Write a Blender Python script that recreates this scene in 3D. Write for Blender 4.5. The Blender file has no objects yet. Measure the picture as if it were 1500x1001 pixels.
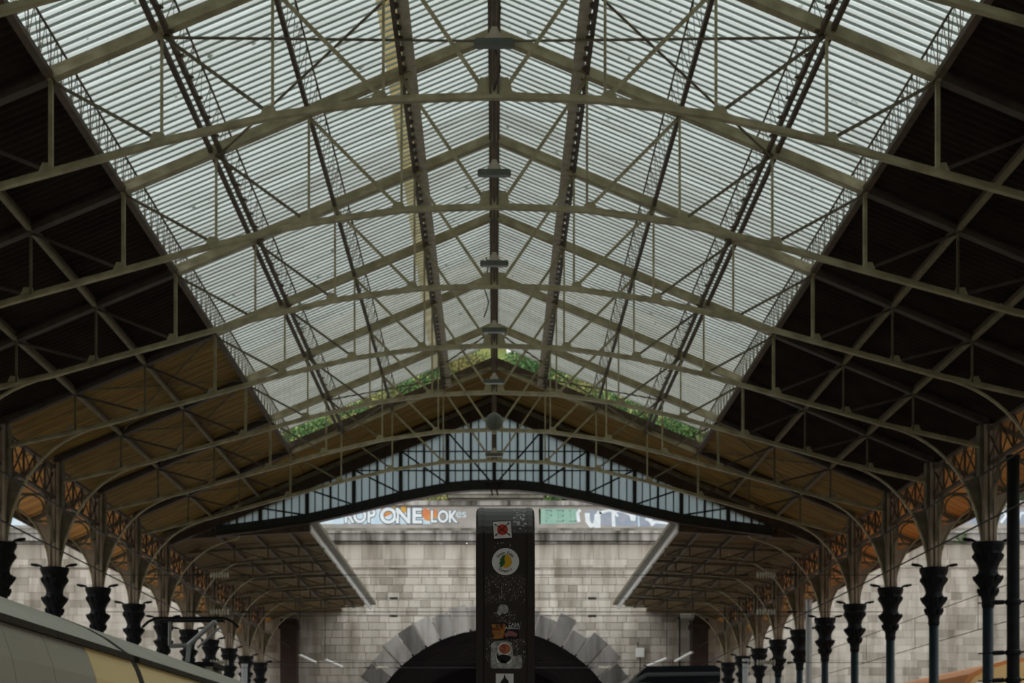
import bpy, math, random
from mathutils import Vector
random.seed(7)
R = random.Random(11)

# ---------------------------------------------------------------- camera, sky, exposure
FPX = 2250.0                    # focal length in pixels of the 1500 px wide frame
S = 10.0 * FPX / 5865.0         # bay length (truss to truss) in metres
E = 1.6                         # eye height above the platform
scene = bpy.context.scene
col = scene.collection
cam_d = bpy.data.cameras.new('camera'); cam = bpy.data.objects.new('camera', cam_d); col.objects.link(cam)
cam.location = (0, 0, E); cam.rotation_euler = (math.pi/2, 0, 0)
cam_d.sensor_width = 36; cam_d.lens = 36*FPX/1500
cam_d.shift_x = 26/1500; cam_d.shift_y = 629.5/1500
cam_d.clip_end = 500; cam_d.clip_start = .05
cam_d.dof.use_dof = True; cam_d.dof.focus_distance = 5.2; cam_d.dof.aperture_fstop = 9.0
scene.camera = cam
w = bpy.data.worlds.new('overcast_sky'); scene.world = w; w.use_nodes = True
bg = w.node_tree.nodes['Background']; bg.inputs[0].default_value = (.93, .97, 1.0, 1); bg.inputs[1].default_value = 1.0
scene.view_settings.view_transform = 'Standard'; scene.view_settings.look = 'None'
scene.view_settings.gamma = 1; scene.view_settings.use_curve_mapping = False
scene.view_settings.exposure = 0.98

def YN(k): return (5.108 + k) * S          # distance of truss k
ORD = ['zeroth','first','second','third','fourth','fifth','sixth','seventh','eighth','ninth','tenth','eleventh','twelfth','thirteenth','fourteenth','fifteenth','sixteenth']

# ---------------------------------------------------------------- materials
def srgb(r, g, b):
    f = lambda c: ((c/255+.055)/1.055)**2.4 if c > 10 else c/255/12.92
    return (f(r), f(g), f(b), 1)
def mat(name, c1, c2=None, scale=3.0, rough=.6, metal=0, bump=0, stretch=None, contrast=(.35,.65), spec=.3):
    m = bpy.data.materials.new(name); m.use_nodes = True
    nt = m.node_tree; b = nt.nodes['Principled BSDF']
    b.inputs['Roughness'].default_value = rough; b.inputs['Metallic'].default_value = metal
    b.inputs['Specular IOR Level'].default_value = spec
    if c2 is None: b.inputs['Base Color'].default_value = c1; return m
    tc = nt.nodes.new('ShaderNodeTexCoord'); mp = nt.nodes.new('ShaderNodeMapping')
    nt.links.new(tc.outputs['Object'], mp.inputs[0])
    if stretch: mp.inputs['Scale'].default_value = stretch
    n = nt.nodes.new('ShaderNodeTexNoise'); n.inputs['Scale'].default_value = scale; n.inputs['Detail'].default_value = 5
    nt.links.new(mp.outputs[0], n.inputs['Vector'])
    r = nt.nodes.new('ShaderNodeValToRGB')
    r.color_ramp.elements[0].position = contrast[0]; r.color_ramp.elements[0].color = c1
    r.color_ramp.elements[1].position = contrast[1]; r.color_ramp.elements[1].color = c2
    nt.links.new(n.outputs[0], r.inputs[0]); nt.links.new(r.outputs[0], b.inputs['Base Color'])
    if bump:
        bp = nt.nodes.new('ShaderNodeBump'); bp.inputs['Strength'].default_value = bump; bp.inputs['Distance'].default_value = .02
        nt.links.new(n.outputs[0], bp.inputs['Height']); nt.links.new(bp.outputs[0], b.inputs['Normal'])
    return m
def mat_sheet(name, clean, dirty, speck=True, spot=.62):
    """translucent corrugated roofing with weather stains and stray leaves"""
    m = bpy.data.materials.new(name); m.use_nodes = True; nt = m.node_tree
    for n in list(nt.nodes): nt.nodes.remove(n)
    out = nt.nodes.new('ShaderNodeOutputMaterial')
    geo = nt.nodes.new('ShaderNodeNewGeometry')
    mp = nt.nodes.new('ShaderNodeMapping'); mp.inputs['Scale'].default_value = (.5, 2.2, .5)
    nt.links.new(geo.outputs['Position'], mp.inputs[0])
    n = nt.nodes.new('ShaderNodeTexNoise'); n.inputs['Scale'].default_value = 1.6; n.inputs['Detail'].default_value = 6
    nt.links.new(mp.outputs[0], n.inputs['Vector'])
    r = nt.nodes.new('ShaderNodeValToRGB')
    r.color_ramp.elements[0].position = .3; r.color_ramp.elements[0].color = dirty
    r.color_ramp.elements[1].position = .66; r.color_ramp.elements[1].color = clean
    nt.links.new(n.outputs[0], r.inputs[0])
    colour = r.outputs[0]
    if speck:
        n2 = nt.nodes.new('ShaderNodeTexNoise'); n2.inputs['Scale'].default_value = 5.0; n2.inputs['Detail'].default_value = 2
        nt.links.new(geo.outputs['Position'], n2.inputs['Vector'])
        r2 = nt.nodes.new('ShaderNodeValToRGB')
        r2.color_ramp.elements[0].position = spot+.08; r2.color_ramp.elements[0].color = (1,1,1,1)
        r2.color_ramp.elements[1].position = spot+.13; r2.color_ramp.elements[1].color = (.25,.27,.22,1)
        nt.links.new(n2.outputs[0], r2.inputs[0])
        mx = nt.nodes.new('ShaderNodeMix'); mx.data_type = 'RGBA'; mx.blend_type = 'MULTIPLY'; mx.inputs[0].default_value = 1
        nt.links.new(colour, mx.inputs[6]); nt.links.new(r2.outputs[0], mx.inputs[7]); colour = mx.outputs[2]
    t = nt.nodes.new('ShaderNodeBsdfTranslucent'); nt.links.new(colour, t.inputs[0])
    d = nt.nodes.new('ShaderNodeBsdfDiffuse'); d.inputs[0].default_value = (.3,.3,.27,1)
    ms = nt.nodes.new('ShaderNodeMixShader'); ms.inputs[0].default_value = .2
    nt.links.new(t.outputs[0], ms.inputs[1]); nt.links.new(d.outputs[0], ms.inputs[2]); nt.links.new(ms.outputs[0], out.inputs[0])
    return m
def mat_tone(name, dark, light, stain):
    """stone: every block has its own tone (attribute), fine noise and drip stains"""
    m = bpy.data.materials.new(name); m.use_nodes = True; nt = m.node_tree
    b = nt.nodes['Principled BSDF']; b.inputs['Roughness'].default_value = .9; b.inputs['Specular IOR Level'].default_value = .15
    a = nt.nodes.new('ShaderNodeAttribute'); a.attribute_name = 'tone'
    r = nt.nodes.new('ShaderNodeValToRGB'); r.color_ramp.elements[0].color = dark; r.color_ramp.elements[1].color = light
    nt.links.new(a.outputs['Fac'], r.inputs[0])
    geo = nt.nodes.new('ShaderNodeNewGeometry')
    mp = nt.nodes.new('ShaderNodeMapping'); mp.inputs['Scale'].default_value = (2.2, 1, .35)
    nt.links.new(geo.outputs['Position'], mp.inputs[0])
    n = nt.nodes.new('ShaderNodeTexNoise'); n.inputs['Scale'].default_value = .9; n.inputs['Detail'].default_value = 7
    nt.links.new(mp.outputs[0], n.inputs['Vector'])
    r2 = nt.nodes.new('ShaderNodeValToRGB'); r2.color_ramp.elements[0].position = .33; r2.color_ramp.elements[0].color = stain
    r2.color_ramp.elements[1].position = .58; r2.color_ramp.elements[1].color = (1,1,1,1)
    nt.links.new(n.outputs[0], r2.inputs[0])
    mx = nt.nodes.new('ShaderNodeMix'); mx.data_type = 'RGBA'; mx.blend_type = 'MULTIPLY'; mx.inputs[0].default_value = 1
    nt.links.new(r.outputs[0], mx.inputs[6]); nt.links.new(r2.outputs[0], mx.inputs[7])
    n3 = nt.nodes.new('ShaderNodeTexNoise'); n3.inputs['Scale'].default_value = 9; n3.inputs['Detail'].default_value = 4
    nt.links.new(geo.outputs['Position'], n3.inputs['Vector'])
    bp = nt.nodes.new('ShaderNodeBump'); bp.inputs['Strength'].default_value = .5; bp.inputs['Distance'].default_value = .03
    nt.links.new(n3.outputs[0], bp.inputs['Height']); nt.links.new(bp.outputs[0], b.inputs['Normal'])
    nt.links.new(mx.outputs[2], b.inputs['Base Color'])
    return m
def mat_frosted(name, c):
    m = bpy.data.materials.new(name); m.use_nodes = True; nt = m.node_tree
    for n in list(nt.nodes): nt.nodes.remove(n)
    out = nt.nodes.new('ShaderNodeOutputMaterial')
    t = nt.nodes.new('ShaderNodeBsdfTranslucent'); t.inputs[0].default_value = c
    g = nt.nodes.new('ShaderNodeBsdfGlossy'); g.inputs[0].default_value = (.8,.8,.8,1); g.inputs[1].default_value = .3
    ms = nt.nodes.new('ShaderNodeMixShader'); ms.inputs[0].default_value = .05
    nt.links.new(t.outputs[0], ms.inputs[1]); nt.links.new(g.outputs[0], ms.inputs[2]); nt.links.new(ms.outputs[0], out.inputs[0])
    return m

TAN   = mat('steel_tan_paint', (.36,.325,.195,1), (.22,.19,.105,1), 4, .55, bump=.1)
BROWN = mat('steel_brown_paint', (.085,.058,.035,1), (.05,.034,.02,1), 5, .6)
TANDIM= mat('darker_tan_steel', (.19,.16,.09,1), (.12,.10,.055,1), 4, .6)  # a darker version of the tan steel paint
SHADED  = mat('shaded_brown_steel', (.075,.055,.042,1), (.05,.036,.028,1), 4, .7)  # shade under the side roofs put into the steel colour
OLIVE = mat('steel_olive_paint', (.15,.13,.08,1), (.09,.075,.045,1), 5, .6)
GDARK = mat('gable_dark_green_paint', (.018,.024,.022,1), (.03,.034,.03,1), 5, .5)
GBROWN= mat('gable_brown_paint', (.04,.025,.016,1), (.06,.04,.025,1), 5, .6)
PLATE = mat('pale_primer_plate', (.42,.38,.29,1), (.3,.26,.19,1), 6, .6)
SHEET = mat_sheet('translucent_sheet', (.60,.64,.60,1), (.46,.48,.44,1))
SHEETM= mat_sheet('aged_translucent_sheet', (.52,.54,.50,1), (.38,.39,.35,1))
SHEETO= mat_sheet('weathered_translucent_sheet', (.44,.45,.40,1), (.33,.335,.285,1))
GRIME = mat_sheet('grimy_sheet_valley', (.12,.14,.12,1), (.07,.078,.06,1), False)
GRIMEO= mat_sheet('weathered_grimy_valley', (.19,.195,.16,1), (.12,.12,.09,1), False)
YELL  = mat_sheet('yellowed_sheet', (.36,.29,.13,1), (.22,.17,.06,1), False)
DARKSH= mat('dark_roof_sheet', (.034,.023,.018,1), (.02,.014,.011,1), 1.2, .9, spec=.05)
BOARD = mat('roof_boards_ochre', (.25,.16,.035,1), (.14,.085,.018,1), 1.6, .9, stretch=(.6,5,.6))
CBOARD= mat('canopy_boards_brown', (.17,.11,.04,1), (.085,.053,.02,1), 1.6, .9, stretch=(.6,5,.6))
ORANGE= mat('eaves_boards_orange_lit', (.78,.40,.11,1), (.48,.20,.05,1), 1.3, .7, stretch=(.6,4,.6))  # the orange light on the eaves timber is part of this colour
EDGE  = mat('fascia_grey', (.66,.66,.63,1), (.5,.5,.47,1), 6, .8)
PIER  = mat('pier_stone_paint', (.36,.30,.225,1), (.25,.2,.145,1), 3, .75)
IRON  = mat('cast_iron_black', (.004,.005,.0055,1), (.008,.009,.01,1), 7, .6, spec=.12)
TEAL  = mat('column_teal_paint', (.007,.015,.019,1), (.010,.02,.025,1), 4, .5, spec=.2)
BLACK = mat('black_rubber', (.006,.006,.006,1))
WIRE  = mat('wire_dark', (.02,.018,.016,1), rough=.6)
INSUL = mat('insulator_porcelain', (.55,.52,.42,1), (.4,.37,.3,1), 9, .3)
WHITE = mat('white_enamel', (.72,.72,.68,1), rough=.5)
GLOBE = mat('lamp_grey_green', (.10,.11,.085,1), (.075,.082,.065,1), 5, .4)
PANE  = mat_frosted('frosted_pane', (.48,.53,.545,1))
STONE = mat_tone('granite_blocks', (.33,.295,.245,1), (.55,.50,.43,1), (.6,.58,.54,1))
VOUS  = mat_tone('arch_granite', (.13,.125,.115,1), (.40,.375,.34,1), (.5,.48,.46,1))
MORT  = mat('mortar', (.42,.385,.335,1), (.34,.31,.27,1), 2, .95)
CORN  = mat_tone('cornice_granite', (.20,.185,.165,1), (.42,.39,.36,1), (.16,.16,.13,1))
MOSS  = mat('mossy_ledge', (.10,.095,.07,1), (.25,.23,.19,1), 1.6, .95)
PLAST = mat('parapet_render', (.38,.34,.30,1), (.27,.25,.22,1), 1.2, .95)
TUNN  = mat('tunnel_black', (.005,.004,.004,1), (.008,.006,.006,1), 1, 1, spec=0)  # near-black lining without gloss
GROUND= mat('platform_paving', (.46,.43,.38,1), (.38,.35,.31,1), .8, .8)
BALL  = mat('track_ballast', (.09,.08,.065,1), (.15,.135,.115,1), 4, .95)
GRASS = mat('hill_grass', (.10,.16,.03,1), (.28,.25,.07,1), .35, .9)
LEAF1 = mat('leaf_green', (.05,.11,.03,1), (.10,.18,.055,1), 1.2, .7)
LEAF2 = mat('leaf_yellow_green', (.14,.16,.05,1), (.24,.20,.07,1), 1.0, .7)
BARK  = mat('bark', (.06,.045,.03,1))
TGREY = mat('train_grey_paint', (.40,.375,.30,1), (.365,.34,.275,1), .8, .35, spec=.5)
TROOF = mat('train_roof_grey', (.62,.61,.53,1), (.54,.53,.46,1), 1.2, .5)
TYEL  = mat('train_yellow_paint', (.95,.72,.33,1), (.92,.69,.30,1), .8, .35, spec=.5)
TGUT  = mat('train_gutter', (.05,.042,.028,1), (.035,.03,.021,1), 1, .6, spec=.1)
TORG  = mat('train_orange_trim', (.50,.19,.05,1))
NAVY  = mat('kiosk_navy', (.008,.011,.016,1), (.013,.016,.021,1), 3, .6, spec=.15)
ALU   = mat('aluminium', (.34,.36,.36,1), rough=.4, metal=.4)

# ---------------------------------------------------------------- mesh helpers
class M:
    def __init__(s): s.v=[]; s.f=[]; s.mi=[]; s.tone=[]; s.m=0; s.t=.5
    def face(s, idx): s.f.append(idx); s.mi.append(s.m); s.tone.append(s.t)
    def hexa(s, p):
        b=len(s.v); s.v += [tuple(q) for q in p]
        for q in ((0,3,2,1),(4,5,6,7),(0,1,5,4),(1,2,6,5),(2,3,7,6),(3,0,4,7)): s.face(tuple(b+i for i in q))
    def box(s, x0,x1,y0,y1,z0,z1):
        s.hexa([(x0,y0,z0),(x1,y0,z0),(x1,y1,z0),(x0,y1,z0),(x0,y0,z1),(x1,y0,z1),(x1,y1,z1),(x0,y1,z1)])
    def bar(s, p, q, w, h, ref=None):
        p=Vector(p); q=Vector(q); d=(q-p).normalized()
        up=Vector(ref) if ref else (Vector((0,0,1)) if abs(d.z)<.9 else Vector((0,1,0)))
        a=d.cross(up).normalized(); u=a.cross(d).normalized()
        a*=w/2; u*=h/2
        s.hexa([p-a-u,p+a-u,q+a-u,q-a-u,p-a+u,p+a+u,q+a+u,q-a+u])
    def sweep(s, pts, wy, h):
        """bar of section wy (along y) x h following a polyline in the xz plane; pts = (x,y,z)"""
        b=len(s.v); n=len(pts)
        for i,p in enumerate(pts):
            a=pts[max(i-1,0)]; c=pts[min(i+1,n-1)]
            dx,dz=c[0]-a[0],c[2]-a[2]; l=math.hypot(dx,dz) or 1
            nx,nz=-dz/l*h/2,dx/l*h/2
            x,y,z=p
            s.v += [(x-nx,y-wy/2,z-nz),(x-nx,y+wy/2,z-nz),(x+nx,y+wy/2,z+nz),(x+nx,y-wy/2,z+nz)]
        for i in range(n-1):
            o=b+4*i
            for j in range(4): s.face((o+j,o+(j+1)%4,o+4+(j+1)%4,o+4+j))
        s.face((b,b+1,b+2,b+3)); o=b+4*(n-1); s.face((o+3,o+2,o+1,o))
    def tube(s, pts, r, n=6):
        b=len(s.v); m=len(pts); P=[Vector(p) for p in pts]
        for i,p in enumerate(P):
            d=(P[min(i+1,m-1)]-P[max(i-1,0)]).normalized()
            up=Vector((0,0,1)) if abs(d.z)<.9 else Vector((0,1,0))
            a=d.cross(up).normalized(); u=a.cross(d)
            rr = r[i] if isinstance(r,(list,tuple)) else r
            for j in range(n):
                t=2*math.pi*j/n; s.v.append(tuple(p+a*math.cos(t)*rr+u*math.sin(t)*rr))
        for i in range(m-1):
            for j in range(n): s.face((b+i*n+j,b+i*n+(j+1)%n,b+(i+1)*n+(j+1)%n,b+(i+1)*n+j))
        s.face(tuple(b+n-1-j for j in range(n))); s.face(tuple(b+(m-1)*n+j for j in range(n)))
    def lathe(s, prof, n=16, c=(0,0,0), mod=None):
        b=len(s.v); m=len(prof)
        for i,(r,z) in enumerate(prof):
            for j in range(n):
                t=2*math.pi*j/n; rr=r*(1+(mod(i,t) if mod else 0))
                s.v.append((c[0]+rr*math.cos(t),c[1]+rr*math.sin(t),c[2]+z))
        for i in range(m-1):
            for j in range(n): s.face((b+i*n+j,b+i*n+(j+1)%n,b+(i+1)*n+(j+1)%n,b+(i+1)*n+j))
        s.face(tuple(b+n-1-j for j in range(n))); s.face(tuple(b+(m-1)*n+j for j in range(n)))
    def prism(s, poly, y0, y1):
        """polygon in xz extruded along y"""
        b=len(s.v); n=len(poly)
        s.v += [(x,y0,z) for x,z in poly]+[(x,y1,z) for x,z in poly]
        s.face(tuple(b+i for i in range(n))); s.face(tuple(b+2*n-1-i for i in range(n)))
        for i in range(n): s.face((b+i,b+n+i,b+n+(i+1)%n,b+(i+1)%n))
    def data(s, name, mats):
        me=bpy.data.meshes.new(name); me.from_pydata(s.v,[],s.f); 
        for m in (mats if isinstance(mats,(list,tuple)) else [mats]): me.materials.append(m)
        me.polygons.foreach_set('material_index', s.mi)
        a=me.attributes.new('tone','FLOAT','FACE'); a.data.foreach_set('value', s.tone)
        import bmesh
        bm=bmesh.new(); bm.from_mesh(me); bmesh.ops.recalc_face_normals(bm,faces=bm.faces); bm.to_mesh(me); bm.free()
        return me
def ob(name, me, parent=None, loc=(0,0,0)):
    o=bpy.data.objects.new(name, me); col.objects.link(o); o.location=loc
    if parent: o.parent=parent
    return o
def put(name, m, mats, parent=None, loc=(0,0,0), smooth=False):
    me=m.data(name, mats)
    if smooth: me.polygons.foreach_set('use_smooth',[True]*len(me.polygons))
    return ob(name, me, parent, loc)
def tag(o, label=None, cat=None, group=None, kind=None):
    if label: o['label']=label
    if cat: o['category']=cat
    if group: o['group']=group
    if kind: o['kind']=kind
    return o
def thing(name, loc, label, cat, group=None, kind=None):
    o=bpy.data.objects.new(name,None); col.objects.link(o); o.location=loc; o.empty_display_size=.2
    return tag(o,label,cat,group,kind)
def copy_tree(o, parent=None):
    c=o.copy(); col.objects.link(c); c.parent=parent
    for ch in [x for x in bpy.data.objects if x.parent==o]: copy_tree(ch,c)
    return c
def dup(root, loc, label):
    c=copy_tree(root); c.location=loc; c['label']=label; return c
def text_mesh(txt, size, extrude=.002, bold=0):
    cu=bpy.data.curves.new('lettering','FONT'); cu.body=txt; cu.size=size; cu.extrude=extrude; cu.offset=bold*size; cu.align_x='CENTER'; cu.align_y='CENTER'
    t=bpy.data.objects.new('lettering',cu); col.objects.link(t)
    dg=bpy.context.evaluated_depsgraph_get(); me=bpy.data.meshes.new_from_object(t.evaluated_get(dg))
    bpy.data.objects.remove(t); bpy.data.curves.remove(cu)
    return me

# ---------------------------------------------------------------- roof geometry
RZ, SL, D = 11.24+E, .419, 1.414         # rafter ridge height, slope, purlin spacing
def zr(x): return RZ - SL*abs(x)
UP = .57                                  # the glazed monitor stands this far above the rafters
K0, K6, K7, KS = -10, 6, 7, -6     # KS: the skylight starts here; unseen boards behind it added to dim the post
def chord_z(x):
    x=abs(x)
    pts=[(0,8.60),(1.41,8.545),(2.83,8.345),(4.24,8.015),(5.66,7.62),(7.07,7.235),(7.89,7.0),(9.85,6.56)]
    for (a,za),(b,zb) in zip(pts,pts[1:]):
        if x<=b: return za+(zb-za)*(x-a)/(b-a)+E
    return 6.56+E

# ---------------------------------------------------------------- ground and platforms
m=M(); m.box(-60,60,-25,71.0,-1.2,-.9); g=put('ground',m,BALL); tag(g,kind='structure')
plat=thing('floor',(0,0,0),None,None,kind='structure')
for x0,x1 in ((-3.4,5.3),(-25.4,-8.4),(8.6,10.45),(14.8,25.4)):  # the wide outer slabs are an unseen addition bouncing light onto the eaves
    m=M(); m.box(x0,x1,-20,69.5,-.9,0); put('platform_slab',m,GROUND,plat)

for nm,x0,x1,y0,y1,z1 in (('wall_left',-26.5,-25.5,-20,71,12.5),('wall_right',25.5,26.5,-20,71,12.5),('wall_back',-25.5,25.5,-20,-19,14)):
    m=M(); m.box(x0,x1,y0,y1,-.9,z1); tag(put(nm,m,MORT),kind='structure')  # unseen walls around the shed, added to block low sky light

# ---------------------------------------------------------------- roof skin
ceil=thing('ceiling',(0,0,0),None,None,kind='structure')
NC=21
def corr_cell(x0,x1,mats,lift,amp,strip=None):
    """corrugated sheet between x0 and x1 over one bay, corrugations run down the slope"""
    m=M(); p=S/NC
    prof=[]
    for i in range(NC):
        for t,h in ((0,0),(.08,.35),(.2,1),(.62,1),(.74,.35),(.82,0)): prof.append(((i+t)*p,h))
    prof.append((S,0))
    xs=[x0,x1] if not strip else [x0,strip,x1]
    b=0; n=len(prof)
    for x in xs:
        for y,h in prof: m.v.append((x,y,zr(x)+lift+h*amp))
    for a in range(len(xs)-1):
        for i in range(n-1):
            h0,h1=prof[i][1],prof[i+1][1]
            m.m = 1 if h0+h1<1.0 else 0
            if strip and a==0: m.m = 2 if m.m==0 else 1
            m.face((a*n+i,a*n+i+1,(a+1)*n+i+1,(a+1)*n+i))
    return m.data('skylight_sheet' if lift>.4 else 'roof_sheet',mats)
sheets={}
cells=[(0.05,1.39),(1.39,2.81),(2.81,4.22),(4.22,5.96)]
for old in (0,1,2):
    for sg in (-1,1):
        for i,(a,b) in enumerate(cells):
            st = 1.72 if (i==1 and sg<0) else None
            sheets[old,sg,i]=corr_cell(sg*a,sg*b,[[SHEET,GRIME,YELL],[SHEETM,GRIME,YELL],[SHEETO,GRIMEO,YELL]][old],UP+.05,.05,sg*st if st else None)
for k in range(KS,K6):
    for sg in (-1,1):
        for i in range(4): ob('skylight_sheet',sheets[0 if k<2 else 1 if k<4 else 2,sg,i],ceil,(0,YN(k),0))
def board_cell(name,x0,x1,matl,lift,zf=zr,bw=.16):
    m=M(); n=int(S/bw); p=S/n; rr=random.Random(3)
    for i in range(n):
        dz=rr.uniform(0,.012)
        y0,y1=i*p+.006,(i+1)*p-.006
        m.hexa([(x0,y0,zf(x0)+lift+dz),(x1,y0,zf(x1)+lift+dz),(x1,y1,zf(x1)+lift+dz),(x0,y1,zf(x0)+lift+dz),
                (x0,y0,zf(x0)+lift+.04),(x1,y0,zf(x1)+lift+.04),(x1,y1,zf(x1)+lift+.04),(x0,y1,zf(x0)+lift+.04)])
    m.m=0
    m.hexa([(x0,0,zf(x0)+lift+.04),(x1,0,zf(x1)+lift+.04),(x1,S,zf(x1)+lift+.04),(x0,S,zf(x0)+lift+.04),
            (x0,0,zf(x0)+lift+.07),(x1,0,zf(x1)+lift+.07),(x1,S,zf(x1)+lift+.07),(x0,S,zf(x0)+lift+.07)])
    return m.data(name,[matl])
side=[(5.72,7.06),(7.06,8.47),(8.47,10.3)]
dk={}; bd={}; ov={}; mid={}
for sg in (-1,1):
    for i,(a,b) in enumerate(side):
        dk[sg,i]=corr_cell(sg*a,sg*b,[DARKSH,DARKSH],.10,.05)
        bd[sg,i]=board_cell('roof_boards',sg*a,sg*b,BOARD,.10)
    ov[sg]=board_cell('eaves_boards',sg*10.3,sg*11.8,ORANGE,.10)
    for i in range(4): mid[sg,i]=board_cell('roof_boards',sg*i*D,sg*((i+1)*D+(.06 if i==3 else 0)),BOARD,.12)
def zcan(x):
    x=abs(x)
    return (7.43 - (x-5.55)*.055 if x<9.6 else 7.207-(x-9.6)*.41)+E
can={}
for sg in (-1,1):
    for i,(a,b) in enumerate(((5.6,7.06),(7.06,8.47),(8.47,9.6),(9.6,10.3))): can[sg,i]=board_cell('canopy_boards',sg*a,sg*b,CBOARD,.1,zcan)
    can[sg,4]=board_cell('eaves_boards',sg*10.3,sg*11.8,ORANGE,.1,zcan)
for k in range(K0,K7):
    for sg in (-1,1):
        wood = k>=(3 if sg<0 else 5)
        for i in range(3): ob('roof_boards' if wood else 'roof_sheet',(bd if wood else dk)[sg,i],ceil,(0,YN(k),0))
        ob('eaves_boards',ov[sg],ceil,(0,YN(k),0))
        if k==K6 or k<KS:
            for i in range(4): ob('roof_boards',mid[sg,i],ceil,(0,YN(k),0))
KC1=13.49
for k in list(range(K7,13))+[12.49]:
    for sg in (-1,1):
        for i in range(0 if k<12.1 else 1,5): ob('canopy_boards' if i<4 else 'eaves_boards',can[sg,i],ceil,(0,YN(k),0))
# fascias along the eaves, at the canopy edges and on the step of the roof
for sg in (-1,1):
    m=M(); m.box(min(sg*11.78,sg*11.84),max(sg*11.78,sg*11.84),YN(K0),YN(KC1),zr(11.8)-.06,zr(11.8)+.2); put('eaves_fascia',m,BROWN,ceil)
    m=M(); m.m=0; m.box(min(sg*5.55,sg*5.63),max(sg*5.55,sg*5.63),YN(K7)+.15,YN(13)-.05,7.30+E,7.56+E)
    put('canopy_fascia',m,EDGE,ceil)
    m=M(); m.box(min(sg*5.35,sg*5.56),max(sg*5.35,sg*5.56),YN(K7)+.15,YN(13)-.05,7.50+E,7.62+E); put('canopy_gutter',m,OLIVE,ceil)
    m=M(); m.sweep([(0,YN(K6)-.13,RZ+.14),(sg*5.7,YN(K6)-.13,zr(5.7)+.14)],.05,.16); put('roof_step_fascia',m,BROWN,ceil)
    m=M(); m.sweep([(sg*.05,YN(K6)+.05,RZ+UP+.1),(sg*5.96,YN(K6)+.05,zr(5.96)+UP+.1)],.1,.05); put('skylight_end_bar',m,OLIVE,ceil)
m=M(); m.prism([(-.09,RZ+UP+.06),(0,RZ+UP+.11),(.09,RZ+UP+.06),(.09,RZ+UP+.09),(0,RZ+UP+.14),(-.09,RZ+UP+.09)],YN(KS),YN(K6)); put('ridge_cap',m,OLIVE,ceil)

# ---------------------------------------------------------------- purlins
def purlin(x,label,kind):
    sg=1 if x>=0 else -1
    t=thing('lattice_purlin' if kind!='bar' else 'purlin_bar',(x,YN(K0 if kind=='bar' else KS),zr(x)),label,'purlin',group='purlins along the roof')
    L=(K6-KS)*S
    if kind=='bar':
        m=M(); m.box(-.034,.034,0,(K7-K0)*S,-.06,.0); put('bottom_flange',m,TANDIM,t)
        m=M(); m.box(-.012,.012,0,(K7-K0)*S,0,.1); put('web',m,BROWN,t)
        return t
    off=.07 if kind!='edge' else .05
    rails=((-off,BROWN),(off,BROWN)) if kind in('double','ridge') else ((-off*0,BROWN),)
    wd={'double':.058,'ridge':.05,'single':.06,'plate':.06,'edge':.10}[kind]
    for xo,mt in rails:
        m=M(); m.box(xo-wd/2,xo+wd/2,0,L,-.06,.02); put('bottom_rail',m,mt,t)
    wx = -sg*.09 if kind in('double','single','plate') else 0
    m=M(); m.box(wx-.012,wx+.012,0,L,UP-.024,UP+.0); put('top_rail',m,OLIVE,t)
    if kind=='plate':
        m=M(); m.box(min(-sg*.05,-sg*.23),max(-sg*.05,-sg*.23),0,L,.0,.015); put('web_plate',m,PLATE,t)
        m=M()
        for i in range(int(L/.32)): m.hexa([(-sg*.03,i*.32,-.02),(-sg*.09,i*.32+.06,-.02),(-sg*.09,i*.32+.14,-.02),(-sg*.03,i*.32+.2,-.02),(-sg*.03,i*.32,-.01),(-sg*.09,i*.32+.06,-.01),(-sg*.09,i*.32+.14,-.01),(-sg*.03,i*.32+.2,-.01)])
        tag(put('rivet_plates',m,BROWN,t),kind='stuff')
    n={'edge':8,'ridge':3}.get(kind,6); p=S/n
    m=M()
    for i in range(n):
        m.bar((0,i*p,0),(wx,(i+.5)*p,UP-.02),.009,.009); m.bar((wx,(i+.5)*p,UP-.02),(0,(i+1)*p,0),.009,.009)
        if kind in('edge',): m.bar((0,i*p,0),(wx,i*p,UP-.02),.014,.014)
        if kind=='double': m.hexa([(-sg*.04,i*p-.1,-.03),(-sg*.16,i*p-.03,-.03),(-sg*.16,i*p+.03,-.03),(-sg*.04,i*p+.1,-.03),(-sg*.04,i*p-.1,-.02),(-sg*.16,i*p-.03,-.02),(-sg*.16,i*p+.03,-.02),(-sg*.04,i*p+.1,-.02)])
    web=m.data('lattice_web',[OLIVE])
    for k in range(KS,K6): ob('lattice_web',web,t,(0,(k-KS)*S,0))
    return t
purlin(0,'dark double-railed ridge girder running along the roof peak','ridge')
for sg,nm in ((-1,'on the yellow train side'),(1,'on the kiosk side')):
    purlin(sg*D,'purlin with pale flat plate next to the ridge girder '+nm,'plate')
    purlin(sg*2*D,'second lattice purlin down from the ridge girder '+nm,'single')
    purlin(sg*3*D,'dark twin-railed third lattice purlin down from the ridge '+nm,'double')
    purlin(sg*4*D,'brown lattice girder along the skylight edge '+nm,'edge')
    purlin(sg*5*D,'upper thin purlin bar under the dark side roof '+nm,'bar')
    purlin(sg*6*D,'lower thin purlin bar under the dark side roof '+nm,'bar')

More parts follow.
